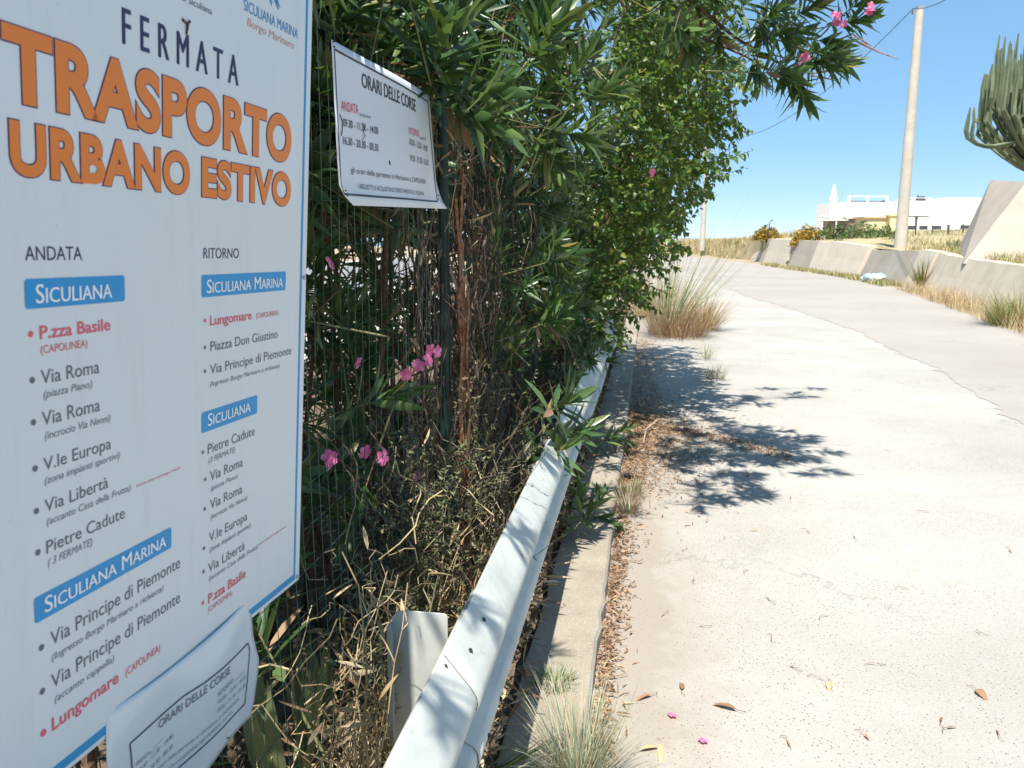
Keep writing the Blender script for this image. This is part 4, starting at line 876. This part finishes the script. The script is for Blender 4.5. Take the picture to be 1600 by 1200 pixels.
ANY = [(1335, 842), (1577, 860), (1203, 940), (1083, 908), (1240, 1045), (1276, 1060), (1285, 965), (1470, 1130), (1180, 575), (1385, 705), (1100, 980), (1165, 893), (1205, 998), (1480, 1140), (1370, 1040), (1260, 830), (1120, 770), (1410, 920), (1530, 990), (1440, 800), (1350, 1150), (1560, 1150), (1040, 960), (1070, 860), (1230, 1160)]
def leaf_thing(px, py, l, w, lab, m, seed, grp=None):
    rg = np.random.default_rng(seed); P = on_ground(px, py, -.02); mb = MB(); a = rg.uniform(0, 6.28)
    mb.leaves(strip_tpl([0, .15, .35, .6, .85, 1], [.06, .35, .5, .42, .2, .02], .5), [P + [0, 0, .008]], [[math.cos(a), math.sin(a), .12]], [[.2 * math.sin(a), .1, 1]], l, w, .35)
    mb.tube([P + [0, 0, .008], P + [-.02 * math.cos(a), -.02 * math.sin(a), .010], P + [-.035 * math.cos(a + .4), -.035 * math.sin(a + .4), .004]], .0011, 4)
    tag(mb.build('fallen_leaf', [M_OLD, M_RUST, M_STRAW][m], None, origin=P), lab, 'leaf', grp or 'fallen leaves on the verge')
for i, (px, py, l, w, lab, m) in enumerate(LF): leaf_thing(px, py, l, w, lab, m, 300 + i)
for i, (px, py) in enumerate(ANY): leaf_thing(px, py, rg.uniform(.02, .05), rg.uniform(.004, .009), 'small dry leaf sliver lying on the pale sunlit verge', rg.integers(0, 2), 400 + i)
rg = np.random.default_rng(93)
for px, py, lab in ((1098, 1160, 'pink fallen petals on the verge near the bottom tuft'), (1050, 1120, 'faded pink petals closer to the kerb litter')):
    P = on_ground(px, py, -.02); mb = MB(); blossoms(mb, [P + [0, 0, .006]], [[.2, .1, 1]], rg, .016); tag(mb.build('fallen_petals', M_PINK, None, origin=P), lab, 'petals')
P = on_ground(1040, 640, -.02); mb = MB()
mb.tube([W(6.3, .0, -.01), W(6.6, .02, .03), W(6.95, .12, .04), W(7.05, .32, .02), W(7.1, .42, -.005)], [.006, .007, .007, .005, .004], 6)
tag(mb.build('fallen_branch', M_PALE, None, origin=P), 'pale curved dead stick lying in the shaded leaf litter', 'branch')
# ------------------------------------------------------------------ far side of the road: walls, terrace, bank
M_CONC = plain('old_concrete', (.58, .505, .39), .9, .3, 1.6, .2, bmp=.1, c2=(.47, .40, .30))
M_CONCP = plain('pale_concrete', (.60, .53, .42), .9, .2, 1.3, .2, bmp=.1, c2=(.52, .45, .35))
M_CONCD = plain('dark_concrete', (.42, .37, .30), .9, .3, 1.1, .2, bmp=.1, c2=(.33, .28, .225))
M_DRYG = ground_mat('dry_grass_ground', (.36, .29, .165), (.24, .22, .10), (.46, .38, .24), (.16, .15, .07), 6, False, .95, .35)
M_GRG = ground_mat('green_grass_ground', (.20, .20, .085), (.12, .14, .05), (.32, .27, .14), (.10, .11, .04), 6, False, .95, .3)
WB = [(8, 6.35, 1.0), (12, 6.55, 1.0), (16.0, 6.85, 1.02), (21.3, 7.60, 1.05), (26.6, 8.25, 1.15), (28.2, 8.40, 1.17), (35.5, 8.60, 1.22), (41.0, 8.15, 1.42), (46.5, 7.55, 1.46), (53.5, 7.45, 1.50), (64.5, 7.45, 1.62)]
BATTER = .42
def wl(t): return float(np.interp(t, [w[0] for w in WB], [w[1] for w in WB]))
def wh(t): return float(np.interp(t, [w[0] for w in WB], [w[2] for w in WB]))
wall = empty('retaining_wall', W(28, 8.3, 0), 'low battered concrete retaining wall of several panels along the far side of the road', 'wall')
def wpanel(t0, t1, mat, dh=0.0, dl=0.0, slope=0):
    mb = MB(); tt = np.linspace(t0, t1, max(3, int((t1 - t0) / .6))); rr = np.random.default_rng(int(t0 * 10)); v = []
    for i, t in enumerate(tt):
        l = wl(t) + dl; h = wh(t) + dh + rr.normal(0, .012) + slope * i / (len(tt) - 1)
        v += [W(t, l - .05, -.05), W(t, l + BATTER * .5, h * .5), W(t, l + BATTER, h), W(t, l + BATTER + .32, h + .005), W(t, l + BATTER + .32, -.05)]
    q = [[5 * i + k, 5 * i + k + 1, 5 * i + k + 6, 5 * i + k + 5] for i in range(len(tt) - 1) for k in range(4)]
    n = len(tt) - 1; q2 = [[0, 1, 2, 3, 4][::-1], [5 * n + k for k in range(5)]]
    mb.polys(v, q + q2); return mb.build('wall_panel', mat, wall)
wpanel(8, 15.9, M_CONC); wpanel(15.93, 26.4, M_CONC, 0, .03)
wpanel(26.45, 28.6, M_CONCP, .04, -.02); wpanel(28.63, 35.6, M_CONCD, .0, .10, -.10); wpanel(35.65, 40.9, M_CONCP, .05, -.02); wpanel(40.95, 42.6, M_CONCP, -.0, -.05)
wpanel(42.65, 47.5, M_CONCD, .02, .14); wpanel(47.55, 55.5, M_CONCP, .04, 0); wpanel(55.55, 58.5, M_CONCD, .03, .10); wpanel(58.55, 62.5, M_CONC, -.12, .02, -.35)
# cracks and a sagging chain-like scar on the pale panel are part of the wall surface
ck = MB()
for pts in ([(37.6, .06, 1.25), (37.7, .12, .95), (38.2, .18, .65), (38.1, .2, .3)], [(40.3, .1, .95), (39.6, .16, .60), (38.6, .2, .42), (37.4, .2, .40), (36.2, .16, .55)]):
    ck.tube([W(t, wl(t) + BATTER * z / wh(t) - .015 + (.10 if t < 35.6 else 0), z) for t, _, z in pts], .009, 5)
ck.build('crack_line', plain('crack_dark', (.16, .13, .10), .9), wall)

ter = MB(); offs = [0, .6, 2.5, 6, 12, 22, 40, 70, 130, 260, 520]
TL = [w[0] for w in WB] + [80, 97, 112, 130]; v = []
bx = {80: (6.6, .9), 97: (2.5, .75), 112: (-3.5, .6), 130: (-12, .4)}
for t in TL:
    l, h = (wl(t), wh(t)) if t <= 64.5 else bx[t]
    for k, o in enumerate(offs):
        rise = [0, .05, .18, .32, .5, .8, 1.05, 1.2, 1.4, 1.4, 1.4][k] * (1.0 if t < 40 else 1.15)
        if t > 64.5: rise *= [0, .6, 1, 1.25, 1.2, 1.1, 1, 1, 1, 1, 1][k]
        nx = 1.0; z = h - .04 + rise + (0 if k == 0 else .05 * math.sin(t * .7 + k * 2.1))
        fan = .0 if t < 50 else (t - 50) / 80 * .8
        v.append(W(t + o * fan, l + (BATTER + .2 if t <= 64.5 else 0) + o * (1 - fan * .35), z))
n = len(offs); q = [[i * n + k, i * n + k + 1, (i + 1) * n + k + 1, (i + 1) * n + k] for i in range(len(TL) - 1) for k in range(n - 1)]
ter.polys(v, [p[::-1] for p in q])
# the bank's road-side slope beyond the wall
v = []; 
for t in [57, 64.5, 72, 80, 88, 97, 112, 130]:
    l, h = (wl(t) + .25, wh(t)) if t <= 64.5 else (np.interp(t, [64.5, 80, 97, 112, 130], [7.7, 6.6, 2.5, -3.5, -12]), np.interp(t, [64.5, 80, 97, 112, 130], [1.3, .9, .75, .6, .4]))
    of = float(np.interp(t, [57, 62.5, 72], [-.15, .1, 1.4]))
    v += [W(t, l - of, -.03), W(t, l - of * .36, h * .55), W(t, l + .02, h - .04)]
ter.polys(v, [[3 * i + k, 3 * i + k + 1, 3 * i + k + 4, 3 * i + k + 3] for i in range(7) for k in range(2)])
tag(ter.build('terrain', M_DRYG, smooth=True), kind='structure')
def field(name, n, fn, mats, seed, h, w, fr=None):
    rg = np.random.default_rng(seed); P = fn(rg, n); k = len(P); mb = MB(); a = rg.uniform(0, 6.28, k)
    d = np.stack([np.cos(a) * .35, np.sin(a) * .35, np.ones(k)], 1)
    mb.leaves(BLADE, P, d, -np.stack([np.cos(a), np.sin(a), .01 + 0 * a], 1), rg.uniform(.5, 1.1, k) * h, w * rg.uniform(.7, 1.3, k), rg.uniform(0, .5, k), rg.choice(len(mats), k, p=fr))
    return tag(mb.build(name, mats), kind='stuff')
def foot(t0, t1, a, b):
    def f(rg, n):
        t = rg.uniform(t0, t1, n); c = np.clip(np.sin(t * 2.3) * .3 + np.sin(t * .9 + 1) * .3 + .7, .15, 1.2)
        l = np.array([wl(x) for x in t]) - a + (a + b) * rg.random(n)
        keep = rg.random(n) < c; return WA(np.stack([t, l, np.zeros(n) - .02], 1))[keep]
    return f
field('dry_grass', 3600, foot(11, 27.5, .5, .12), [M_STRAW, M_RUST], 101, .52, .0075, [.88, .12])
field('roadside_grass', 4200, foot(29, 52, .7, .1), [M_GRASS, M_STRAW], 102, .24, .022, [.5, .5])
def top(t0, t1, o0, o1):
    def f(rg, n):
        t = rg.uniform(t0, t1, n); o = o0 + (o1 - o0) * rg.random(n) ** 1.6; l = np.array([wl(x) for x in t]) + BATTER + .25 + o
        z = np.array([wh(x) for x in t]) - .04 + np.interp(o, offs[:8], [0, .05, .18, .32, .5, .8, 1.05, 1.2]); return WA(np.stack([t, l, z - .03], 1))
    return f
field('terrace_grass', 12000, top(20, 32, .1, 30), [M_STRAW, M_GRASS], 103, .32, .014, [.6, .4])
field('far_grass', 9000, top(30, 62, 1.8, 44), [M_STRAW, M_GRASS], 108, .34, .026, [.5, .5])
def bank(rg, n):
    t = rg.uniform(58, 128, n); l = np.interp(t, [58, 64.5, 80, 97, 112, 130], [7.6, 7.7, 6.6, 2.5, -3.5, -12]) - 1.4 + 7 * rg.random(n) ** 1.3
    h = np.interp(t, [58, 64.5, 80, 97, 112, 130], [1.5, 1.3, .9, .75, .6, .4]); d = l - np.interp(t, [58, 64.5, 80, 97, 112, 130], [7.6, 7.7, 6.6, 2.5, -3.5, -12])
    z = np.where(d < 0, h * (1 + d / 1.4), h + np.interp(d, [0, .6, 2.5, 6, 12], [0, .1, .25, .45, .7])) - .05
    k = ~((t < 64.5) & (d < .3)); return WA(np.stack([t, l, z], 1))[k]
field('bank_grass', 13000, bank, [M_STRAW, M_GRASS, M_RUST], 104, .7, .03, [.66, .24, .10])
tuft('roadside_weed', 'fresh green bushy weed at the wall foot on the right edge', on_ground(1592, 508, 0), 900, .72, .5, [M_GRASS, M_STRAW], 105, .011, (0, 0, 0), .6, None, 'weed', fr=[.6, .4])
tuft('roadside_weed', 'dark dry weed clinging in the joint between two wall panels', W(26.4, wl(26.4) + .02, .15), 160, 1.0, .16, [M_RUST, M_GRASS], 106, .02, (0, 0, 0), .5, None, 'weed', fr=[.5, .5])
# heap of pale blue plastic rubbish at the foot of the dark panel
rb = empty('rubbish_heap', on_ground(1357, 440), 'small heap of light blue plastic rubbish at the foot of the grey wall panel', 'rubbish')
rg = np.random.default_rng(107); M_BLUEP = plain('blue_plastic', (.28, .50, .62), .4, .2, 6); M_WHP = plain('white_plastic', (.68, .72, .74), .4, .1, 6)
for i in range(9):
    mb = MB(); c_ = on_ground(1357, 440) + [rg.normal(0, .32), rg.normal(0, .25), .10 + .10 * rg.random()]
    u_ = np.linspace(0, 2 * np.pi, 9)[:-1]; v = []
    for j, ph_ in enumerate(np.linspace(-1.3, 1.3, 5)):
        for a in u_: r = (.17 + .05 * rg.random()) * math.cos(ph_); v.append(c_ + [r * math.cos(a), r * math.sin(a), .13 * math.sin(ph_) + rg.normal(0, .01)])
    mb.polys(v, [[j * 8 + k, j * 8 + (k + 1) % 8, (j + 1) * 8 + (k + 1) % 8, (j + 1) * 8 + k] for j in range(4) for k in range(8)] + [list(range(8))[::-1], list(range(32, 40))])
    mb.build('plastic_bag' if i % 3 else 'white_bag', M_BLUEP if i % 3 else M_WHP, rb)

# tall concrete block wall above the low wall, on the right
bw = empty('concrete_block_wall', W(18, 7.3, 1), 'tall sloping grey concrete wall standing above the low wall at the right edge', 'wall')
P0 = at(1504, 413, 21.2); AT = at(1604, 284, 21.3); P1 = at(1548, 281, 24.6)
dirr = np.array([.82, -.57, 0])
Q0 = P0 + dirr * 6; Q1 = AT + dirr * 4.8 + [0, 0, .1]
mb = MB(); k_ = 10; v = []
for i in range(k_ + 1):
    f = i / k_; v += [P0 + (Q0 - P0) * f, AT + (Q1 - AT) * f, AT + (Q1 - AT) * f + np.array([.57, .82, 0]) * .5, P0 + (Q0 - P0) * f + np.array([.57, .82, 0]) * 2.5]
mb.polys(v, [[4 * i + a, 4 * i + (a + 1) % 4, 4 * i + 4 + (a + 1) % 4, 4 * i + 4 + a] for i in range(k_) for a in range(4)] + [[0, 1, 2, 3], [4 * k_ + a for a in range(4)][::-1]])
M_BLK = plain('block_concrete', (.47, .42, .345), .9, .3, 1.1, .2, bmp=.1, c2=(.36, .32, .265)); mb.build('face', M_BLK, bw)
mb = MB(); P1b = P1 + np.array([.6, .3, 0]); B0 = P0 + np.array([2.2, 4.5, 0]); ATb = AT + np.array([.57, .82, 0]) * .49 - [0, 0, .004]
mb.polys([P0 - [.004, 0, 0], AT - [.004, 0, 0], P1, P1b, ATb, B0], [[0, 2, 1], [0, 5, 2], [1, 2, 3, 4], [5, 3, 2]]); mb.build('end_face', M_CONCD, bw)  # end face coloured in a darker concrete tone than the front face
nf = nrm(np.cross(AT - P0, Q0 - P0)); nf = nf if nf @ np.array([-1, -1, 0]) > 0 else -nf
mb = MB(); mb.tube([P0 + nf * .01 + (Q0 - P0) * f + [0, 0, .02 * math.sin(f * 9)] for f in np.linspace(0, 1, 8)], .016, 5); mb.build('construction_joint', plain('joint_dark', (.10, .09, .08), .9), bw)

# ------------------------------------------------------------------ candelabra cactus
M_CACT = plain('cactus_skin', (.17, .20, .12), .6, .35, 2.2, .2, c2=(.09, .115, .065))
cb = at(1640, 276, 26.0); rg = np.random.default_rng(110)
cactus = empty('candelabra_cactus', cb - [0, 0, .6], 'big grey-green candelabra cactus with many upright arms above the concrete wall', 'cactus')
def cpath(az, r, z0, z1, wig=.05):
    s = np.linspace(0, 1, 11); rad = r * np.minimum(1, (s * 1.7)) ** 1.15
    z = z0 + (z1 - z0) * np.where(s < .35, s * .6, .21 + (s - .35) * 1.2154)
    return cb + np.stack([np.cos(az) * rad + rg.normal(0, wig * .3, 11), np.sin(az) * rad + rg.normal(0, wig * .3, 11), z], 1)
tk = MB(); tk.tube([cb + [0, 0, -.7], cb + [0, 0, .1], cb + [.03, 0, .8]], [.22, .2, .16], 10, star=.12); tk.build('trunk', M_CACT, cactus, smooth=True)
for i in range(99):
    az = rg.uniform(0, 6.28); r = 2.35 * math.sqrt(rg.random()) ; top_ = 4.75 - .36 * r ** 1.75 + rg.normal(0, .25); z0 = rg.uniform(-.4, .25)
    p = cpath(az, r, z0, max(top_, z0 + .6)); rr_ = rg.uniform(.056, .08)
    mb = MB(); mb.tube(p, np.concatenate([np.full(9, rr_), [rr_ * .85, rr_ * .3]]), 10, star=.42)
    for _ in range(rg.integers(0, 3)):
        j = rg.integers(4, 8); a2 = rg.uniform(0, 6.28); d = np.array([math.cos(a2), math.sin(a2), 0]) * .24; s = np.linspace(0, 1, 7)[:, None]
        q = p[j] + d * np.minimum(1, s * 2.5) + [0, 0, 1] * (s ** 1.3) * rg.uniform(.4, 1.1); mb.tube(q, np.concatenate([np.full(5, rr_ * .85), [rr_ * .7, rr_ * .25]]), 8, star=.32)
    mb.build('arm', M_CACT, cactus)
mb = MB(); c0 = at(1585, 222, 25.6); s = np.linspace(0, 1, 9)
for tip, r_ in ((at(1516, 168, 25.2), .07), (at(1523, 178, 25.4), .06)):
    e = np.array(tip); p = np.stack([c0[0] + (e[0] - c0[0]) * np.minimum(1, s * 1.5) ** .9, c0[1] + (e[1] - c0[1]) * s, c0[2] + (e[2] - c0[2]) * s ** 2.4 - .25 * np.sin(s * 3.14)], 1); mb.tube(p, np.concatenate([np.full(7, r_), [r_ * .8, r_ * .3]]), 8, star=.3)
mb.build('arm', M_CACT, cactus)

# ------------------------------------------------------------------ utility poles and cable
M_POLE = plain('pole_concrete', (.50, .455, .385), .85, .12, 3, .2, bmp=.1)
def pole(px0, py0, px1, py1, Y, r0, r1, lab, cap=True, drop=1.0):
    a, b = at(px0, py0, Y), at(px1, py1, Y); root = empty('utility_pole', a - [0, 0, drop], lab, 'pole'); mb = MB(); s = np.linspace(0, 1, 14)[:, None]
    a2 = a - (b - a) * (drop / (b - a)[2]); mb.tube(a2 + (b - a2) * s, np.linspace(r0, r1, 14), 12); mb.build('shaft', M_POLE, root, smooth=True, sharp=50)
    if cap:
        m2 = MB(); m2.box(b + [0, 0, .04], (r1 * 1.7, r1 * 1.7, .1)); m2.tube([b + [-.28, 0, -.18], b + [.12, 0, -.18]], .025, 6); m2.build('bracket', M_POST, root)
        m3 = MB(); m3.tube([b + [-.26, 0, -.16], b + [-.26, 0, -.02]], [.05, .03], 8); m3.build('insulator', plain('insulator', (.2, .17, .15), .4), root)
    return a, b
a, b = pole(1406, 392, 1437, 14, 32.0, .25, .145, 'tall round concrete utility pole behind the low wall')
a2, b2 = pole(1098, 366, 1106, 205, 76, .26, .17, 'distant pale utility pole glimpsed past the broad-leaved shrub', drop=1.5)
a3, b3 = pole(1056, 378, 1064, 262, 96, .18, .12, 'farthest thin pole above the tall wispy grass', drop=2)
def cable(p, q, sag, r, lab):
    s = np.linspace(0, 1, 40)[:, None]; mb = MB(); P = np.array(p) + (np.array(q) - p) * s - np.array([0, 0, 1]) * sag * 4 * s * (1 - s); mb.tube(P, r, 5)
    tag(mb.build('overhead_cable', plain('cable_black', (.05, .055, .06), .6), None, origin=np.array(p)), lab, 'cable')
cable(b + [-.26, 0, 0], b2, 2.1, .016, 'thin black cable sagging from the tall pole to the distant pole')
cable(b + [-.26, 0, .02], at(1530, -40, 22), .25, .014, 'thin black cable running up from the tall pole toward the viewer')

# ------------------------------------------------------------------ white villa on the rise, kiosk, pergola, garden
M_WHITE = plain('white_plaster', (.80, .78, .75), .85, .04, 1.2, .2)
M_YEL = plain('yellow_plaster', (.66, .54, .34), .85, .1, 2, .2); M_BROWN = plain('brown_panel', (.25, .17, .14), .8, .2, 3, .2)
M_GLASSD = plain('dark_glass', (.05, .06, .075), .15, .1, 3, .6); M_DGREY = plain('dark_metal', (.06, .06, .065), .6, .2, 10)
YB = 96.0
ca, sa = math.cos(R(8.5)), math.sin(R(8.5))
def vx(px, dy=0): return at(px, 350, YB)[0]
vorg = at(1322, 357, YB)
def VL(x, y, z): return vorg + np.array([x * ca - y * sa, x * sa + y * ca, z])   # x right along the front, y back
VAX = [[ca, sa, 0], [-sa, ca, 0], [0, 0, 1]]
villa = empty('white_villa', vorg, 'long white flat-roofed villa with roof railings and a white turret on the rise', 'house')
def vbox(name, x0, x1, y0, y1, z0, z1, mat, par=None):
    mb = MB(); mb.box(VL((x0 + x1) / 2, (y0 + y1) / 2, (z0 + z1) / 2), (x1 - x0, y1 - y0, z1 - z0), ax=VAX); return mb.build(name, mat, par or villa)
vbox('wall', 0, 5.0, 0, 6, -1.6, 3.05, M_WHITE)
vbox('wall', 5.0, 6.45, 1.6, 9.5, -1.6, 3.2, M_WHITE)
vbox('wall', 6.45, 13.6, .3, 9, -1.6, 3.25, M_WHITE)
vbox('wall', 13.6, 21, .9, 9, -1.6, 3.7, M_WHITE)
for x in (.1, 2.45, 4.9):
    vbox('railing_post', x, x + .28, .15, .45, 3.05, 3.8, M_WHITE)
vbox('railing', .38, 5.18, .22, .36, 3.66, 3.78, M_WHITE)
vbox('roof_beam', .38, 4.9, .24, .34, 3.10, 3.20, M_DGREY)
for x in (6.6, 8.6, 10.9): vbox('railing_post', x, x + .14, .4, .54, 3.0, 3.65, M_WHITE)
vbox('railing', 6.6, 11.0, .42, .50, 3.56, 3.63, M_WHITE)
mb = MB(); mb.tube([VL(-.7, 2, 2.9), VL(-.7, 2, 3.4), VL(-.7, 2, 3.5), VL(-.7, 2, 3.9), VL(-.7, 2, 5.1), VL(-.7, 2, 5.2)], [.42, .42, .5, .34, .13, .03], 10); t_ = mb.build('turret', M_WHITE, villa)
vbox('wall', -1.7, 0, .9, 4, -1.6, 2.9, M_WHITE)
for x in (8.1, 9.6, 11.4): w_ = vbox('window', x, x + 1.1, .27, .4, -.1, .35, M_GLASSD); vbox('frame', x - .06, x + 1.16, .285, .38, -.16, .41, M_WHITE, w_)
vbox('window', 15.5, 17.0, .87, 1.0, -.1, .4, M_GLASSD)
tk = MB(); tk.tube([VL(11.6, 4, 3.7), VL(12.5, 4, 3.7)], .3, 10); tk.tube([VL(11.6, 3.4, 3.0), VL(11.6, 4, 4.2)], .05, 5); tk.tube([VL(12.5, 3.4, 3.0), VL(12.5, 4, 4.0)], .05, 5); tk.build('water_heater', M_DGREY, villa)
an = MB(); an.tube([VL(13.0, 3, 3), VL(13.0, 3, 4.6)], .035, 5); an.tube([VL(12.6, 3, 4.45), VL(13.7, 3, 4.45)], .03, 5); an.build('antenna', M_POST, villa)
dish = MB(); dish.tube([VL(4.55, .3, 3.0), VL(4.65, .1, 3.05)], [.25, .25], 10); dish.build('dish', M_DGREY, villa)
# pergola, kiosk
pg_ = empty('pergola', at(1312, 360, 88), 'brown sided pergola with white crossbeams in front of the villa', 'pergola'); c_ = at(1312, 358, 88)
mb = MB(); mb.box(c_ + [.2, 0, -.1], (3.6, 2, 2.4)); mb.build('side_panel', M_BROWN, pg_)
for dx in (-2.4, -.9, 1.6): mb = MB(); mb.box(c_ + [dx, -1.2, .0], (.14, .14, 2.9)); mb.build('post', M_WHITE, pg_)
for dz, dx, l in ((.95, -1.3, 3.2), (1.35, .1, 5.4)): mb = MB(); mb.box(c_ + [dx, -1.25, dz], (l, .18, .16)); mb.build('beam', M_WHITE, pg_)
ki = empty('yellow_kiosk', at(1378, 362, 74), 'small yellow rendered garden kiosk with chimney block left of the pole', 'kiosk'); c_ = at(1372, 358, 74)
mb = MB(); mb.box(c_ + [-.3, .5, -.05], (2.4, 2, 2.0)); mb.build('wall', M_YEL, ki)
mb = MB(); mb.box(c_ + [1.0, -.7, .05], (1.0, .9, 2.2)); mb.box(c_ + [1.0, -.7, 1.21], (1.25, 1.1, .14)); mb.build('pillar', plain('pale_yellow', (.74, .62, .34), .85), ki)
mb = MB(); mb.box(c_ + [-.3, .5, 1.02], (2.7, 2.3, .14)); mb.build('roof', plain('tan_roof', (.5, .36, .2), .8), ki)
# bushes, hedge, palm
def bush(name, c, rx, rz, n, mats, fr, lab, seed, l=.12, cat='bush', grp=None):
    rg = np.random.default_rng(seed); root = empty(name, c, lab, cat, grp); mb = MB()
    d = nrm(rg.normal(0, 1, (n, 3))); d[:, 2] = np.abs(d[:, 2]) * 1.0; rr_ = rg.random(n) ** .33
    lump = 1 + .18 * np.sin(d[:, 0] * 7 + seed) * np.cos(d[:, 2] * 6 + d[:, 1] * 5)
    P = np.asarray(c) + d * (rr_ * lump)[:, None] * [rx, rx * .8, rz]
    mb.leaves(OVAL, P, d + rg.normal(0, .6, (n, 3)), rg.normal(0, 1, (n, 3)), rg.uniform(.6, 1.2, n) * l, l * .55, .2, rg.choice(len(mats), n, p=fr)); mb.build('foliage', mats, root)
    st_ = MB()
    for i in range(8): st_.tube([np.asarray(c) + [rg.normal(0, .1), rg.normal(0, .1), -.15], P[rg.integers(n)]], [.04, .015], 5)
    st_.build('stems', M_BARK, root); return root
M_ORF = leafmat('orange_flower', [(0, (.52, .20, .03)), (.5, (.66, .36, .04)), (1, (.72, .52, .07))], .7, .2, (.7, .4, .05), .2)
M_DGL = leafmat('bush_leaf', [(0, (.035, .07, .025)), (.6, (.07, .12, .04)), (1, (.13, .17, .06))], .5, .2, (.15, .25, .05))
M_SAGE = leafmat('sage_leaf', [(0, (.14, .16, .10)), (1, (.26, .26, .17))], .7, .1)
def wtop(px, py, t): return at(px, py, t)
GB = 'orange flowering bushes on the far wall'
bush('flowering_bush', at(1197, 375, 56), .95, .85, 1500, [M_ORF, M_DGL], [.5, .5], 'smaller rust-orange flowering bush on the far end of the low wall', 121, .16, grp=GB)
bush('flowering_bush', at(1263, 384, 45), .95, 1.02, 1800, [M_ORF, M_DGL], [.55, .45], 'bigger yellow-orange flowering bush on the low wall, nearer the villa', 122, .14, grp=GB)
for i, (px, py, Y, rx, rz, lab) in enumerate([(1302, 383, 44, 1.0, 1.0, 'clipped dark green bush right beside the big orange bush'), (1350, 385, 42, 1.25, 1.0, 'dark green bush beneath the small palm'), (1380, 388, 40, 1.1, 1.0, 'dark green bush at the left foot of the tall pole'), (1398, 393, 38, .8, .7, 'low leafy bush in front of the tall pole foot')]):
    bush('garden_bush', at(px, py, Y), rx, rz, 1300, [M_DGL, M_GRASS], [.85, .15], lab, 130 + i, .13, grp='green garden bushes behind the wall')
bush('garden_bush', at(1312, 386, 41), .5, .42, 700, [M_SAGE], None, 'small grey-green cushion plant on the edge of the wall', 140, .08)
palm = empty('small_palm', at(1330, 388, 43), 'small palm with drooping fan leaves in front of the kiosk', 'palm'); c_ = at(1328, 386, 43)
mb = MB(); mb.tube([c_ + [0, 0, -.3], c_ + [0, 0, .4], c_ + [.05, 0, 1.05]], [.16, .13, .12], 8); mb.build('trunk', M_PALE, palm); mb = MB(); rg = np.random.default_rng(141)
for i in range(15):
    az = i * 2.4; el = rg.uniform(-.3, 1.0); d0 = np.array([math.cos(az) * math.cos(el), math.sin(az) * math.cos(el), math.sin(el)]); s = np.linspace(0, 1, 7)[:, None]; st_ = c_ + [.05, 0, 1.05] + d0 * s * .95 - np.array([0, 0, 1]) * .35 * s ** 2
    mb.tube(st_, .012, 4); tip = st_[-1]; k = 11; fan = np.linspace(-1.1, 1.1, k); A, B = perp(d0[None]); side = nrm(np.cross(d0, [0, 0, 1]))
    mb.leaves(BLADE, np.repeat(st_[4][None], k, 0), d0[None] * np.cos(fan)[:, None] + side[None] * np.sin(fan)[:, None] - [0, 0, .25], np.repeat([[0, 0, 1.]], k, 0), .6, .05, .3)
mb.build('fronds', M_DGL, palm)
# a plain pale marker stone and the garden fence on the terrace
for px, py, Y, w_, h_, lab in ((1285, 380, 44, .30, .75, 'upright pale stone between orange and green bushes'),):
    mb = MB(); c_ = at(px, py, Y); mb.box(c_, (w_, .25, h_), mat=0, taper=.75); tag(mb.build('standing_stone', M_CONCP, None, origin=c_), lab, 'stone')
gf = empty('garden_fence', at(1480, 385, 40), 'thin dark post and wire fence crossing the grassy terrace', 'fence'); wires = MB(); tops = []
for px, yb, yt, Y in ((1418, 378, 352, 43), (1431, 384, 337, 42), (1457, 384, 352, 41), (1482, 386, 351, 40), (1505, 380, 350, 42), (1530, 378, 352, 43)):
    mb = MB(); a_, b_ = at(px, yb, Y), at(px, yt, Y); mb.tube([a_ - [0, 0, .3], b_], .035 if px != 1482 else .055, 6); mb.build('post', M_DGREY, gf); tops.append((a_, b_))
for (a0, b0), (a1, b1) in zip(tops[:-1], tops[1:]):
    for f in (.35, .7, .95): wires.tube([a0 + (at(0, 0, 1) * 0) + (b0 - a0) * f, a1 + (b1 - a1) * f], .008, 4)
wires.build('wires', M_DGREY, gf)
ag = empty('clothes_frame', at(1428, 339, 60), 'thin T-shaped dark frame standing in front of the white villa', 'frame'); c_ = at(1431, 360, 60)
mb = MB(); mb.tube([c_ - [0, 0, 1.2], c_ + [0, 0, 1.05]], .05, 6); mb.tube([c_ + [-.75, 0, 1.02], c_ + [.85, 0, .98]], .045, 6); mb.build('pipe', M_DGREY, ag)
# faint poles/hooks by the far orange bush
hk = MB(); c_ = at(1201, 368, 54); hk.tube([c_, c_ + [.02, 0, .85], c_ + [.1, 0, 1.0], c_ + [.25, 0, .95]], .03, 5); tag(hk.build('iron_hook', M_DGREY, None, origin=c_), 'thin bent iron rod sticking up beside the smaller orange bush', 'rod')

# ------------------------------------------------------------------ what shows through the hedge: the yard behind
yw = MB(); yw.box(W(19, -8.6, .45), (22, .2, .95), rz=R(90 - 9.6) * 1.0)
tag(yw.build('yard_wall', M_WHITE, None, origin=W(19, -8.6, 0)), 'white garden wall glimpsed in bright patches through the hedge', 'wall')
